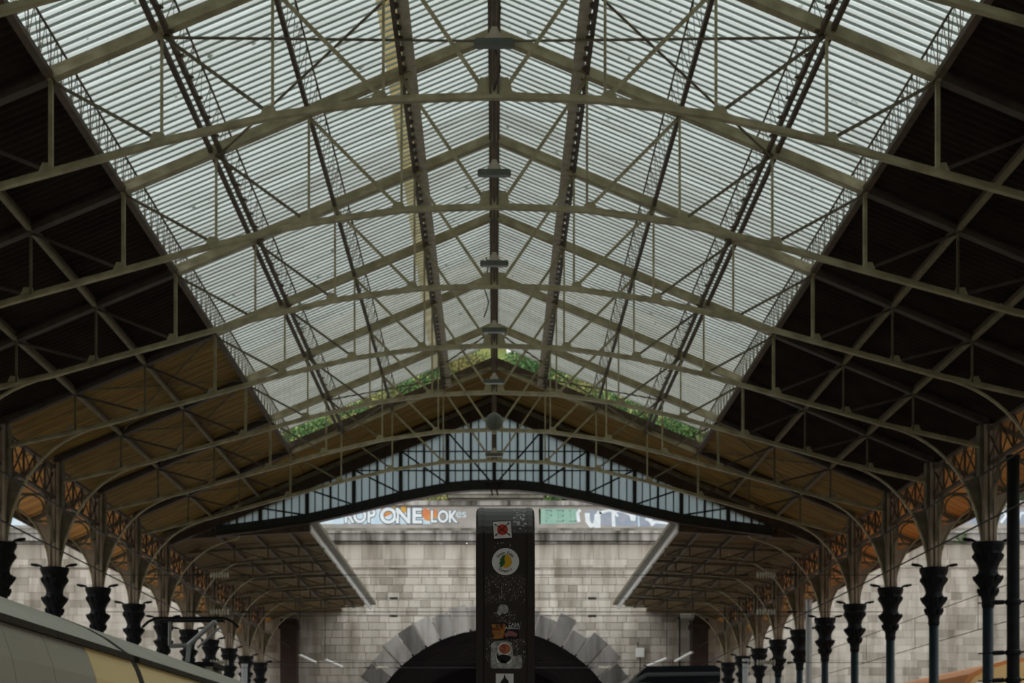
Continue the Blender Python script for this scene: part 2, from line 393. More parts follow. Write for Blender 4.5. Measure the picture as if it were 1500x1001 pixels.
# ---------------------------------------------------------------- main roof trusses
def gusset(w1,w2,h): 
    m=M(); m.prism([(-w1/2,0),(w1/2,0),(w2/2,h),(-w2/2,h)],-.012,.012); return m.data('gusset_plate',[TAN])
G1=gusset(.24,.13,.13); G2=gusset(.26,.12,.24)
def make_truss(label):
    t=thing('roof_truss',(0,0,0),label,'truss',group='steel roof trusses')
    for sg in (-1,1):
        for a_,b_,mt_,nm_ in ((0,5.7,TAN,'rafter'),(5.7,10.0,SHADED,'side_rafter')):
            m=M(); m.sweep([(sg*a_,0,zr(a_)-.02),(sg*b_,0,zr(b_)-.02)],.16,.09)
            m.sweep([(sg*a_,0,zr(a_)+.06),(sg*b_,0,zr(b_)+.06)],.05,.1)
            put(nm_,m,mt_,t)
        m=M(); m.bar((sg*.05,0,chord_z(0)),(sg*.05,0,RZ-.05),.05,.03,(1,0,0)); put('king_post',m,BROWN,t)
        for i in range(1,7):  # outer posts and braces get darker colours as painted shade
            x=sg*i*D
            r=.055 if i==4 else .036
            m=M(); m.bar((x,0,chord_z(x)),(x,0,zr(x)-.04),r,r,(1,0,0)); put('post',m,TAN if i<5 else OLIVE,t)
            m=M(); m.bar((x,.03,zr(x)-.06),(sg*(i-1)*D+(sg*.08 if i==1 else 0),.03,chord_z((i-1)*D)+.03),.025,.05 if i<3 else .042); put('diagonal_brace',m,TAN if i<3 else OLIVE if i<5 else SHADED,t)
            g=ob('gusset_plate',G1,t,(x-(sg*-.05),.02,chord_z(x)+.02))
        g=ob('gusset_plate',G2,t,(sg*.0+sg*.12,.02,chord_z(0)+.02))
    xs=[-9.85,-7.89]+[i*.35 for i in range(-21,22)]+[7.89,9.85]
    m=M(); m.sweep([(x,0,chord_z(x)) for x in xs],.09,.045); m.sweep([(x,0,chord_z(x)+.045) for x in xs],.03,.05); put('bottom_chord',m,TAN,t)
    return t
def tlabel(k): return ORD[K7-k]+' steel roof truss in front of the glazed gable screen'
t0=make_truss(tlabel(-1)); t0.location=(0,YN(-1),0)
for k in range(0,7): dup(t0,(0,YN(k),0),tlabel(k))
# plan bracing rods in the roof plane
def rod(p,q,name,label,parent=None,r=.02):
    m=M(); m.tube([p,q],r,6); o=put(name,m,OLIVE,parent)
    if not parent: tag(o,label,'brace',group='diagonal bracing rods in the roof plane')
    return o
for ka,where in ((0,'large bright bay'),(5,'last skylight bay')):
    for sg,nm in ((-1,'train side'),(1,'kiosk side')):
        rod((sg*3*D,YN(ka),zr(3*D)-.1),(0,YN(ka+1),RZ-.1),'bracing_rod','bracing rod climbing to ridge away from stickered post, '+nm+', '+where)
        rod((sg*3*D,YN(ka+1),zr(3*D)-.1),(0,YN(ka),RZ-.1),'bracing_rod','bracing rod climbing to ridge toward stickered post, '+nm+', '+where)
for k in (3,4,5,6):
    for sg,nm in ((-1,'train side'),(1,'kiosk side')):
        if sg>0 and k<5: continue
        for a,b,q in ((4,6,'outward'),(6,4,'inward')):
            rod((sg*a*D,YN(k),zr(a*D)+.02),(sg*b*D,YN(k+1),zr(b*D)+.02),'wind_brace','thin brace leaning '+q+' under ochre roof boards, '+nm+', '+ORD[7-k]+' bay before the gable',None,.018)

# ---------------------------------------------------------------- pendant lamps under the ridge
def make_lamp(globe,label):
    t=thing('pendant_lamp',(0,0,8.38+E),label,'lamp',group='pendant lamps along the ridge')
    m=M()
    if globe:
        m.lathe([(.02,.24),(.06,.22)]+[(.215*math.sin(a*math.pi/10),.215*math.cos(a*math.pi/10)) for a in range(1,10)],20); put('globe',m,GLOBE,t,smooth=True)
        m=M(); m.box(-.05,.05,-.05,.05,-.28,-.2); put('cap',m,TAN,t)
    else:
        m.prism([(-.2,-.045),(.2,-.045),(.235,-.02),(.235,.02),(.2,.04),(-.2,.04),(-.235,.02),(-.235,-.02)],-.05,.05); put('housing',m,GLOBE,t)
        m=M(); m.prism([(-.11,.04),(.11,.04),(.05,.13),(.03,.18),(-.03,.18),(-.05,.13)],-.03,.03); put('neck',m,PLATE,t)
    m=M(); m.tube([(0,0,.1),(0,0,RZ-8.38-E-.05)],.028,8); put('stem',m,BROWN,t)
    return t
la=make_lamp(False,'flat bar-shaped pendant lamp hanging before the eighth truss from gable screen'); la.location.y=YN(-1.5)
for k in (-.5,.5,1.5,2.5,3.5,5.5):
    c=dup(la,(0,YN(k),8.38+E),'flat bar-shaped pendant lamp hanging between the %s and %s trusses from gable screen'%(ORD[int(7-k+.5)],ORD[int(7-k-.5)]))
gl=make_lamp(True,'dark round globe pendant lamp hanging under the ridge'); gl.location.y=YN(4.5)
# loose cable loops by the ridge
for i,(x,k) in enumerate(((.03,0),(-.16,2.6))):
    m=M(); y=YN(k); pts=[(x+.05*math.sin(j*1.3),y+j*.05,9.9+E-j*.13) for j in range(9)]
    m.tube(pts,.014,5); tag(put('dangling_cable',m,WIRE),['short black cable dangling from ridge near the nearer trusses','ragged black cable dangling beside the ridge further along the roof'][i],'cable')

# ---------------------------------------------------------------- glazed gable screen
yg=YN(K7)
gs=thing('gable_screen',(0,yg,8.3+E),'glazed gable screen with frosted panes and dark arched bottom beam','gable screen')
go=(0,yg,8.3+E)
def loc(m): # shift mesh to the screen's own origin
    m.v=[(x,y-go[1],z-go[2]) for x,y,z in m.v]; return m
def gtop(x): return 10.82-.408*abs(x)+E
GB=[(0,8.80),(.7,8.79),(1.41,8.72),(2.83,8.44),(4.24,8.09),(5.66,7.77),(7.07,7.57),(8.45,7.40)]
def gbot(x):
    x=abs(x)
    for (a,za),(b,zb) in zip(GB,GB[1:]):
        if x<=b: return za+(zb-za)*(x-a)/(b-a)+E
    return 7.40+E
m=M(); xs=[i*.35 for i in range(-24,25)]
m.sweep([(x,yg,gbot(x)-.14) for x in xs],.18,.28); put('arched_beam',loc(m),GDARK,gs)
m=M(); m.sweep([(x,yg-.02,gbot(x)-.30) for x in xs],.3,.04); put('beam_flange',loc(m),GBROWN,gs)
for sg in (-1,1):
    m=M(); m.prism([(0,gtop(0)),(sg*9.8,gtop(9.8)),(sg*9.8,zr(9.8)+.11),(0,RZ+.13)],yg-.1,yg+.1); put('top_beam',loc(m),GBROWN,gs)
    m=M(); m.sweep([(0,yg-.25,RZ-.02),(sg*10,yg-.25,zr(10)-.02)],.18,.10); put('rafter',loc(m),OLIVE,gs)
for i in range(-11,12):
    x=i*.707
    if i%2==0: m=M(); m.box(x-.055,x+.055,yg-.08,yg+.06,gbot(x)-.1,gtop(x)+.05); put('mullion',loc(m),GDARK,gs)
    else: m=M(); m.box(x-.03,x+.03,yg-.05,yg+.04,gbot(x)-.05,gtop(x)+.05); put('mullion',loc(m),GDARK,gs)
pw=.707/3
for i in range(-35,35):
    xa,xb=i*pw,(i+1)*pw
    cuts=[9.09+E,9.67+E]
    lo=min(gbot(xa),gbot(xb))-.05; hi=max(gtop(xa),gtop(xb))+.04
    if hi-lo<.1: continue
    zs=[lo]+[c for c in cuts if lo+.1<c<hi-.1]+[hi]
    for za,zb in zip(zs,zs[1:]):
        m=M()
        ta=zb if zb<hi else gtop(xa)+.04; tb=zb if zb<hi else gtop(xb)+.04
        ba=za if za>lo else gbot(xa)-.05; bb=za if za>lo else gbot(xb)-.05
        if ta-ba<.02 or tb-bb<.02: continue
        g=.010
        m.hexa([(xa+g,yg+.00,ba+g),(xb-g,yg+.00,bb+g),(xb-g,yg+.008,bb+g),(xa+g,yg+.008,ba+g),(xa+g,yg,ta-g),(xb-g,yg,tb-g),(xb-g,yg+.008,tb-g),(xa+g,yg+.008,ta-g)])
        put('pane',loc(m),PANE,gs)
    if i%3: 
        m=M(); m.box(xa-.014,xa+.014,yg-.02,yg+.02,gbot(xa)-.05,gtop(xa)+.05); put('glazing_bar',loc(m),GDARK,gs)
for z in (9.09+E,9.67+E):
    xm=(10.82+E-z)/.408
    m=M(); m.box(-xm,xm,yg-.025,yg+.02,z-.014,z+.014); put('transom',loc(m),GDARK,gs)
for sg in (-1,1):
    for i in range(1,6):
        m=M(); m.bar((sg*i*D,yg-.12,gtop(i*D)),(sg*(i-1)*D+(sg*.12 if i==1 else 0),yg-.12,gbot((i-1)*D)-.05),.03,.05); put('diagonal_brace',loc(m),GDARK,gs)
m=M(); m.box(-.25,.25,yg-.2,yg-.1,gbot(0)-.12,gbot(0)-.07); put('centre_plate',loc(m),GBROWN,gs)
for x in (-.08,.08):
    m=M(); m.tube([(x,yg-.2,gbot(0)-.1),(x-.01,yg-.2,gbot(0)-.35),(x+.03,yg-.2,gbot(0)-.5)],.025,6); put('hanging_bolt',loc(m),GDARK,gs)

# ---------------------------------------------------------------- columns
CAPZ=4.62+E
def arc_pts(p0,p1,ctrl,n=14):
    out=[]
    for i in range(n+1):
        t=i/n; out.append(tuple((1-t)**2*a+2*t*(1-t)*c+t*t*b for a,b,c in zip(p0,p1,ctrl)))
    return out
def make_column(sg,label):
    """local origin on the platform under the column; sg = +1: hall centre lies towards -x"""
    t=thing('iron_column',(0,0,0),label,'column',group='iron columns under the shed roof')
    i=-sg
    m=M(); m.lathe([(.2,0),(.2,.25),(.15,.32),(.112,.5),(.108,3.30+E)],16); put('shaft',m,TEAL,t,smooth=True)
    prof=[(.11,3.3),(.13,3.36),(.125,3.45),(.15,3.55),(.19,3.66),(.17,3.70),(.235,3.82),(.275,3.93),(.20,3.99),(.185,4.06),(.20,4.14),(.25,4.26),(.285,4.38),(.27,4.44),(.30,4.50),(.32,4.56),(.32,4.62)]
    md=[0,0,0,.02,.05,.03,.05,.07,.03,0,.02,.04,.05,.03,.02,0,0]
    m=M(); m.lathe([(r,z+E) for r,z in prof],32,mod=lambda a,th: md[a]*math.cos(8*th+a)); put('capital',m,IRON,t)
    for zz,rr,nn in ((3.93,.27,8),(3.68,.19,8),(4.36,.28,8)):
        m=M()
        for q in range(nn):
            th=2*math.pi*(q+.5)/nn; c,s_=math.cos(th),math.sin(th)
            m.tube([(c*rr*.7,s_*rr*.7,zz-.12+E),(c*rr*.98,s_*rr*.98,zz-.02+E),(c*rr*1.05,s_*rr*1.05,zz+.01+E),(c*rr*1.11,s_*rr*1.11,zz-.025+E)],[.05,.045,.03,.012],6)
        put('leaf_ring',m,IRON,t)
    # pier above the capital
    topz=zr(10)-.05
    m=M(); m.prism([(-.13,CAPZ),(.13,CAPZ),(.13,CAPZ+.9),(.19,CAPZ+1.3),(.19,topz),(-.19,topz),(-.19,CAPZ+1.3),(-.13,CAPZ+.9)],-.1,.1); put('pier',m,PIER,t)
    for xo in (-.085,.02,.1):
        m=M(); m.box(xo-.03,xo+.03,-.15,-.1,CAPZ,topz); put('pier_rib',m,PIER,t)
    m=M(); m.box(i*.14-.06,i*.14+.06,-.11,.11,CAPZ+1.35,topz); put('side_plate',m,OLIVE,t)
    # inner arch bracket
    pts=arc_pts((i*.12,0,CAPZ+.05),(i*2.11,0,7.0+E),(i*.42,0,6.62+E))
    m=M(); m.sweep(pts,.075,.035); put('arch_rib',m,TAN,t)
    m=M(); n=6
    m.prism([(i*.1,CAPZ)]+[(x,z) for x,y,z in pts[:n]]+[(i*.16,pts[n-1][2]+.1)],-.012,.012); put('web_plate',m,OLIVE,t)
    hook=arc_pts((i*2.11,0,7.0+E),(i*2.3,0,7.12+E),(i*2.2,0,7.0+E),5); m=M(); m.sweep(hook,.08,.04); put('rib_hook',m,TAN,t)
    # outer arch bracket
    o=sg
    pts=arc_pts((o*.12,0,CAPZ+.05),(o*1.65,0,6.42+E),(o*.22,0,5.9+E))
    m=M(); m.sweep(pts,.07,.035); put('arch_rib',m,TAN,t)
    m=M(); m.prism([(o*.1,CAPZ)]+[(x,z) for x,y,z in pts[:8]]+[(o*.16,pts[7][2]-.15)],-.012,.012); put('web_plate',m,PIER,t)
    m=M(); m.bar((o*.15,0,6.3+E),(o*1.6,0,6.3+E),.06,.06); put('eaves_tie',m,OLIVE,t)
    m=M(); m.bar((o*.15,0,zr(10.15)),(o*1.8,0,zr(11.8)),.1,.1); put('eaves_rafter',m,OLIVE,t)
    m=M(); m.lathe([(.12+.0,0),(.14,.02),(.14,.06),(.12,.08)],14,(o*.62,0,6.55+E)); 
    ring=M(); cx,cz=o*.55,5.98+E
    ring.sweep([(cx+.3*math.cos(a*math.pi/10),0,cz+.3*math.sin(a*math.pi/10)) for a in range(21)],.06,.03); put('bracket_ring',ring,OLIVE,t)
    # small side arms on the capital
    for s2 in (-1,1):
        m=M(); m.tube([(s2*.26,-.05,CAPZ-.03),(s2*.29,-.05,CAPZ+.03),(s2*.36,-.05,CAPZ+.05)],.026,6); m.tube([(s2*.3,-.05,CAPZ+.045),(s2*.4,-.05,CAPZ+.055),(s2*.52,-.05,CAPZ+.075)],[.02,.042,.03],6); put('side_arm',m,IRON,t)
    return t
sidename={-1:'on the yellow train side',1:'on the kiosk side'}
KC=list(range(-1,13))
for sg in (-1,1):
    base=None
    for k in KC:
        lab=ORD[13-k]+' black-capped iron column from the tunnel wall '+sidename[sg]
        if base is None: base=make_column(sg,lab); base.location=(sg*10,YN(k),0)
        else: dup(base,(sg*10,YN(k),0),lab)
# girder along each row of columns
for sg in (-1,1):
    t=thing('colonnade_girder',(sg*10,YN(-1),6.2+E),'brown lattice girder with curved braces above the columns '+sidename[sg],'girder')
    L=(12+1)*S
    m=M(); m.box(-.06,.06,0,L,-.03,.03); put('bottom_flange',m,BROWN,t)
    m=M(); m.box(-.06,.06,0,L,.66,.72); put('top_flange',m,BROWN,t)
    mx=M(); n=5; p=S/n
    for i in range(n):
        mx.bar((0,i*p,0),(0,(i+1)*p,.68),.025,.03); mx.bar((0,i*p,.68),(0,(i+1)*p,0),.025,.03); mx.bar((0,i*p,0),(0,i*p,.68),.04,.04)
    wd=mx.data('lattice_web',[BROWN])
    mb=M()
    def sw(y0,y1):
        pts=arc_pts((0,y0,-1.0),(0,y1,0),(0,y0+(y1-y0)*.15,-.1),8)
        for a,b in zip(pts,pts[1:]): mb.bar(a,b,.06,.06)
    cbs=[]
    for y0_,y1_,yc in ((.15,1.2,.5),(S-.15,S-1.2,S-.5)):
        mb=M(); sw(y0_,y1_); rr=.2
        for a in range(12):
            a0,a1=a*math.pi/6,(a+1)*math.pi/6
            mb.bar((0,yc+rr*math.cos(a0),-.25+rr*math.sin(a0)),(0,yc+rr*math.cos(a1),-.25+rr*math.sin(a1)),.04,.03)
        cbs.append(mb.data('curved_brace',[OLIVE]))
    for k in range(13):
        ob('lattice_web',wd,t,(0,k*S,0))
        for cb in cbs: ob('curved_brace',cb,t,(0,k*S,0))

# ---------------------------------------------------------------- platform canopies beyond the gable
def make_canopy_truss(sg,label):
    t=thing('canopy_truss',(sg*10,0,6.4+E),label,'truss',group='canopy trusses beyond the gable screen')
    i=-sg; Z0=6.4+E
    zt=lambda d: zcan(10-d)-Z0-.02
    zb=lambda d: 6.45+E-Z0+ .62*math.sqrt(min(d/4.4,1))
    m=M(); m.sweep([(0,0,zt(.45)-.02),(i*4.4,0,zt(4.4))],.12,.1); put('top_chord',m,OLIVE,t)
    ds=[.1,.5,1,1.5,2,2.5,3,3.5,4,4.4]
    m=M(); m.sweep([(i*d,0,zb(d)) for d in ds],.1,.06); put('bottom_chord',m,OLIVE,t)
    for a,b in ((.5,1.5),(1.5,2.6),(2.6,3.6),(3.6,4.4)):
        m=M(); m.bar((i*b,0,zb(b)),(i*b,0,zt(b)),.05,.05,(1,0,0)); put('post',m,OLIVE,t)
        m=M(); m.bar((i*a,0,zt(a)),(i*b,0,zb(b)),.04,.05); put('diagonal_brace',m,OLIVE,t)
    return t
for sg in (-1,1):
    base=None
    for k in range(8,13):
        lab=ORD[13-k]+' small canopy truss from the tunnel wall '+sidename[sg]
        if base is None: base=make_canopy_truss(sg,lab); base.location.y=YN(k)
        else: dup(base,(sg*10,YN(k),6.4+E),lab)
    for j,x in enumerate((6.35,7.45,8.55)):
        m=M(); y0,y1=YN(7)+.2,YN(13)-.05; m.box(sg*x-.05,sg*x+.05,y0,y1,zcan(x)-.02,zcan(x)+.1)
        tag(put('canopy_purlin',m,BROWN),['inner','middle','outer'][j]+' purlin under the canopy boards '+sidename[sg],'purlin',group='canopy purlins')
    # closing beam at the gable
    m=M(); m.sweep([(sg*5.6,yg+.2,7.36+E),(sg*9.8,yg+.2,7.12+E)],.15,.2); tag(put('canopy_edge_beam',m,BROWN),'brown beam closing the canopy under the gable screen '+sidename[sg],'beam')

# ---------------------------------------------------------------- end wall with tunnel portal
yw=18.6*S; AC=(0,.29+E); AR=6.41
we=thing('wall_end',(0,yw,0),None,None,kind='structure')
def wl(m): m.v=[(x,y-yw,z) for x,y,z in m.v]; return m
WX=34; ZT=10.54+E
m=M()
m.prism([(-WX,-.9),(-AR,-.9),(-AR,AC[1])]+[(AC[0]+AR*math.cos(math.pi-a*math.pi/40),AC[1]+AR*math.sin(math.pi-a*math.pi/40)) for a in range(1,20)]+[(0,AC[1]+AR),(0,ZT),(-WX,ZT)],yw+.03,yw+1.2)
put('wall_core',wl(m),MORT,we)
m=M()
m.prism([(WX,-.9),(AR,-.9),(AR,AC[1])]+[(AR*math.cos(a*math.pi/40),AC[1]+AR*math.sin(a*math.pi/40)) for a in range(1,20)]+[(0,AC[1]+AR),(0,ZT),(WX,ZT)],yw+.03,yw+1.2)
put('wall_core',wl(m),MORT,we)
m=M(); b=0
for j,yy in enumerate((yw+.05,yw+25)):
    for a in range(33):
        an=math.pi*a/32; m.v.append((AR*1.0*math.cos(an),yy,AC[1]+AR*math.sin(an)))
for a in range(32): m.face((a,a+1,34+a,33+a))
m.face(tuple(33+a for a in range(33))); m.box(-AR-.1,-AR,yw+1.2,yw+25,-.9,AC[1]); m.box(AR,AR+.1,yw+1.2,yw+25,-.9,AC[1])
put('tunnel_lining',wl(m),TUNN,we)
# voussoirs
nv=27; rv=random.Random(5)
for i in range(nv):
    a0=math.pi*i/nv+.006; a1=math.pi*(i+1)/nv-.006
    ro=AR+rv.choice((.85,1.0,1.15,1.3)); m=M(); m.t=rv.choice((.0,.15,.4,.6,.75,.9)); pr=rv.uniform(.02,.09)
    am=(a0+a1)/2; P=[(AR*.985,a0),(AR*.985,am),(AR*.985,a1),(ro,a1),(ro,a0)]
    m.prism([(r*math.cos(a),AC[1]+r*math.sin(a)) for r,a in P],yw-pr,yw+.1); put('arch_stone',wl(m),VOUS,we)
# ashlar blocks
CH=.35; stones=[]; rs=random.Random(9)
z=3.4+E; row=0
while z<9.40+E:
    z1=min(z+CH,9.44+E); x=-WX+rs.uniform(0,.4)
    while x<WX:
        wdt=rs.choice((.42,.5,.58,.66,.78))
        cx,cz=x+wdt/2,(z+z1)/2
        far=math.hypot(max(abs(x),abs(x+wdt)) if False else cx,cz-AC[1])
        if far>AR+.95: stones.append((x+.004,x+wdt-.004,z+.004,z1-.004,rs.choice((0,.2,.35,.45,.5,.55,.6,.65,.7,.75,.8,.9,1)),rs.uniform(.0,.02)))
        x+=wdt
    z=z1; row+=1
key=lambda s_: (0 if abs((s_[0]+s_[1])/2)<8.6 else 1, abs((s_[0]+s_[1])/2))
stones.sort(key=key)
cache={}
rest=M()
for n,(x0,x1,z0,z1,tn,pr) in enumerate(stones):
    if n<300:
        kk=(round(x1-x0,3),round(z1-z0,3),tn,n%2)
        if kk not in cache:
            q=M(); q.t=tn; hw,hh=(x1-x0)/2,(z1-z0)/2; c=.008
            q.hexa([(-hw,.06,-hh),(hw,.06,-hh),(hw,.06,hh),(-hw,.06,hh),(-hw+c,-.02,-hh+c),(hw-c,-.02,-hh+c),(hw-c,-.02,hh-c),(-hw+c,-.02,hh-c)])
            cache[kk]=q.data('wall_stone',[STONE])
        ob('wall_stone',cache[kk],we,((x0+x1)/2,.02-pr,(z0+z1)/2))
    else:
        rest.t=tn; rest.box(x0,x1,-pr,.05,z0,z1)
tag(put('wall_stones_far',rest,STONE,we),kind='stuff')
# string course, tall course, cornice
def course(name,z0,z1,proud,wmin,wmax,matl,only=None):
    x=-WX
    far=M(); rr=random.Random(int(z0*100))
    while x<WX:
        wd_=rr.uniform(wmin,wmax); tn=rr.uniform(.2,1); p_=proud+rr.uniform(0,.015)
        if abs(x+wd_/2)<9: q=M(); q.t=tn; q.box(x+.008,x+wd_-.008,yw-p_,yw+.1,z0+.006,z1-.006); put(name,wl(q),matl,we)
        else: far.t=tn; far.box(x+.008,x+wd_-.008,yw-p_,yw+.1,z0+.006,z1-.006)
        x+=wd_
    tag(put(name+'_far',wl(far),matl,we),kind='stuff')
course('string_course_stone',9.44+E,9.56+E,.06,1.0,1.6,STONE)
course('wall_stone',9.56+E,9.84+E,.03,.6,1.2,STONE)
course('wall_stone',9.84+E,10.54+E,.015,.7,1.3,STONE)
course('cornice_stone',10.54+E,10.66+E,.12,1.0,1.6,CORN)
course('cornice_stone',10.66+E,11.0+E,.30,1.0,1.7,CORN)
course('coping_stone',11.0+E,11.12+E,.38,1.2,1.9,CORN)
m=M(); m.box(-WX,WX,yw+.0,yw+2.6,11.0+E,11.3+E); m.box(-WX,WX,yw-.25,yw+.4,11.1+E,11.26+E); put('ledge',wl(m),MOSS,we)
# parapet behind the ledge
yp=yw+2.2; PPX=FPX/yp
def ppx(px,py): return ((px-724)/PPX, (1130-py)/PPX+E)
wp=thing('wall_parapet',(0,yp,11.2+E),None,None,kind='structure')
def pl(m): m.v=[(x,y-yp,z-11.2-E) for x,y,z in m.v]; return m
PT=ppx(0,741)[1]
m=M(); m.box(-WX,WX,yp,yp+.4,11.1+E,PT); put('parapet_core',pl(m),PLAST,wp)
x=-WX; rr=random.Random(4)
while x<WX:
    wd_=rr.uniform(1.4,2.2); m=M(); m.t=rr.uniform(.3,1); m.box(x+.01,x+wd_-.01,yp-.12,yp+.5,PT,PT+.22); put('coping_stone',pl(m),CORN,wp); x+=wd_
x0,x1=ppx(660,0)[0],ppx(792,0)[0]
m=M(); m.box(x0,x1,yp-.004,yp+.6,11.1+E,ppx(0,731)[1]); put('pedestal',pl(m),PLAST,wp)
m=M(); m.box(x0-.12,x1+.12,yp-.3,yp+.7,ppx(0,731)[1],ppx(0,726)[1]); m.box(x0-.2,x1+.2,yp-.38,yp+.7,ppx(0,726)[1],ppx(0,720)[1]); put('pedestal_coping',pl(m),MOSS,wp)
# graffiti (paint on the parapet)
GW=mat('graffiti_white',(.75,.77,.76,1),(.62,.66,.68,1),3,.6); GBL=mat('graffiti_pale_blue',(.45,.58,.66,1),(.6,.68,.72,1),2,.6)
GT=mat('graffiti_teal',(.22,.40,.31,1),(.3,.45,.36,1),2,.6); GF=mat('graffiti_flame',(.55,.12,.07,1),(.62,.36,.06,1),1.2,.6); GD=mat('graffiti_outline',(.06,.10,.12,1)); GV=mat('graffiti_grey_blue',(.22,.28,.36,1),(.33,.33,.36,1),2,.6)
def patch(poly,matl,lvl,name='graffiti_paint'):
    m=M(); m.prism([ppx(*p) for p in poly],yp-.004-.003*lvl,yp); return put(name,pl(m),matl,wp)
def stroke(pts,wpx,matl,lvl,name='graffiti_stroke'):
    m=M(); q=[(ppx(*p)[0],yp-.003-.003*lvl,ppx(*p)[1]) for p in pts]; m.sweep(q,.006,wpx/PPX); return put(name,pl(m),matl,wp)
def letters(txt,px,py,hpx,matl,lvl,sx=1.0,bold=.0):
    o=ob('graffiti_letters',None,wp) if False else None
    for i,ch in enumerate(txt):
        me=text_mesh(ch,hpx*1.35/PPX,.004,bold); me.materials.clear(); me.materials.append(matl)
        X,Z=ppx(px[i],py)
        o=ob('graffiti_letter',me,wp,(X,-.006-.004*lvl,Z-11.2-E)); o.rotation_euler=(math.pi/2,0,0); o.scale=(sx,1,1)
patch([(468,768),(470,752),(520,749),(560,745),(628,745),(632,768)],GBL,0)
patch([(560,750),(556,744),(566,745),(565,740),(572,745),(580,741),(576,752),(564,758)],GF,1)
patch([(586,746),(590,741),(596,744),(602,741),(602,750),(590,752)],GF,1)
patch([(616,752),(622,744),(632,749),(640,746),(641,757),(630,764),(622,762)],GF,1)
for tx,xs_,cy,hh,sx in (('ROP',[511,527,543.5],757,21,.85),('ONE',[569,590.5,610.5],757,23,1.0),('LOK',[635,649,663],758,18,.8)):
    letters(tx,xs_,cy,hh,GD,1,sx,.07); letters(tx,xs_,cy,hh,GW,2,sx,.03)
letters('es',[672,680],753,13,GBL,1,1.1)
patch([(790,768),(789,746),(845,746),(845,767)],GT,0); letters('FEL',[803,820,838],757,18,GD,1,1.1); letters('FEL',[802.3,819.3,837.3],757,16,GT,2,1.05)
patch([(860,770),(858,748),(930,748),(985,762),(985,772)],GV,0)
stroke([(848,765),(846,752),(850,747)],5,GW,1)
stroke([(860,752),(861,764),(866,771),(872,768),(875,756),(879,750)],7,GW,2); stroke([(875,754),(875,774)],9,GW,3); stroke([(878,752),(892,748),(900,750),(905,757)],4,GW,2); stroke([(898,750),(899,772)],5,GW,3)
stroke([(903,748),(914,749),(922,753),(930,758)],5,GW,2); patch([(922,754),(928,750),(932,757),(930,764),(924,763)],GW,3); stroke([(935,755),(936,772)],2,GBL,2); stroke([(946,759),(953,763),(957,770)],6,GW,3); stroke([(957,765),(985,767)],4,GW,1)
for dx in (0,):
    patch([(1392,768),(1392,750),(1520,746),(1520,768)],GV,0)
    stroke([(1394,758),(1400,765),(1408,763),(1410,752),(1418,750),(1424,754)],5,GW,1); stroke([(1456,766),(1462,754),(1470,750),(1474,756),(1466,766)],4,GW,1); stroke([(1478,752),(1484,764),(1492,762),(1496,752),(1506,752)],4,GBL,2)
    patch([(-20,770),(-20,748),(70,752),(66,770)],GBL,0); stroke([(20,756),(32,766),(44,758),(56,766)],5,GW,1); stroke([(-10,754),(2,766),(12,758)],5,GW,1)

# ---------------------------------------------------------------- hill, house, shrubs beyond the wall
hill=M(); NX,NY=40,22; hr=random.Random(2)
for j in range(NY):
    for i in range(NX):
        x=-55+110*i/(NX-1); y=yw+3+70*j/(NY-1)
        zz=11.3+E+ (j/(NY-1))*47*(1-.30*j/(NY-1)) + hr.uniform(-.5,.5)
        hill.v.append((x,y,zz))
for j in range(NY-1):
    for i in range(NX-1): a=j*NX+i; hill.face((a,a+1,a+NX+1,a+NX))
tag(put('hillside',hill,GRASS,smooth=True),kind='structure')
def hz(y): t=(y-yw-3)/70; return 11.3+E+t*47*(1-.3*t)
def bush_mesh(seed,matl):
    q=random.Random(seed); m=M(); m.m=0
    for i in range(1300):
        u=q.uniform(-1,1); th=q.uniform(0,2*math.pi); r=q.uniform(.55,1)**.5
        lump=1+.3*math.sin(3*th+seed)*math.cos(2*u+seed)
        c=Vector((math.sqrt(1-u*u)*math.cos(th),math.sqrt(1-u*u)*math.sin(th),u*.75+.55))*r*lump
        a=Vector((q.gauss(0,1),q.gauss(0,1),q.gauss(0,1))).normalized(); b_=a.cross(Vector((q.gauss(0,1),q.gauss(0,1),q.gauss(0,1)))).normalized()
        l=q.uniform(.07,.13)
        n0=len(m.v); m.v+=[tuple(c-a*l),tuple(c+b_*l*.5),tuple(c+a*l),tuple(c-b_*l*.5)]; m.face((n0,n0+1,n0+2,n0+3))
    return m.data('foliage',[matl])
FB=[bush_mesh(1,LEAF1),bush_mesh(2,LEAF2),bush_mesh(3,LEAF1)]
stm=M(); stm.tube([(0,0,-.3),(.05,0,.3),(0,.1,.8)],[.12,.09,.04],6); stm=stm.data('stem',[BARK])
def shrub(px,py,y,size,kind,label):
    X=(px-724)/FPX*y; Z=(1130-py)/FPX*y+E
    g_=max(Z-size*.6,0)
    t=thing('shrub',(X,y,hz(y)-.1 if y>yw+3.2 else 11.26+E),label,'shrub',group='shrubs on the hillside')
    o=ob('foliage',FB[kind],t); o.scale=(size,size,size); o.rotation_euler.z=px*.7
    o=ob('stem',stm,t); o.scale=(size,size,size)
import itertools
def ysolve(py):
    # distance where the hillside meets a sight line through row py
    y=yw+3.5
    while y<yw+72 and hz(y)-E<(1130-py)/FPX*y: y+=.3
    return y
def ys2(py):
    y=yw+3.5
    best=y
    while y<yw+72:
        if hz(y)-E>=(1130-py)/FPX*y: return y
        y+=.3
    return yw+50
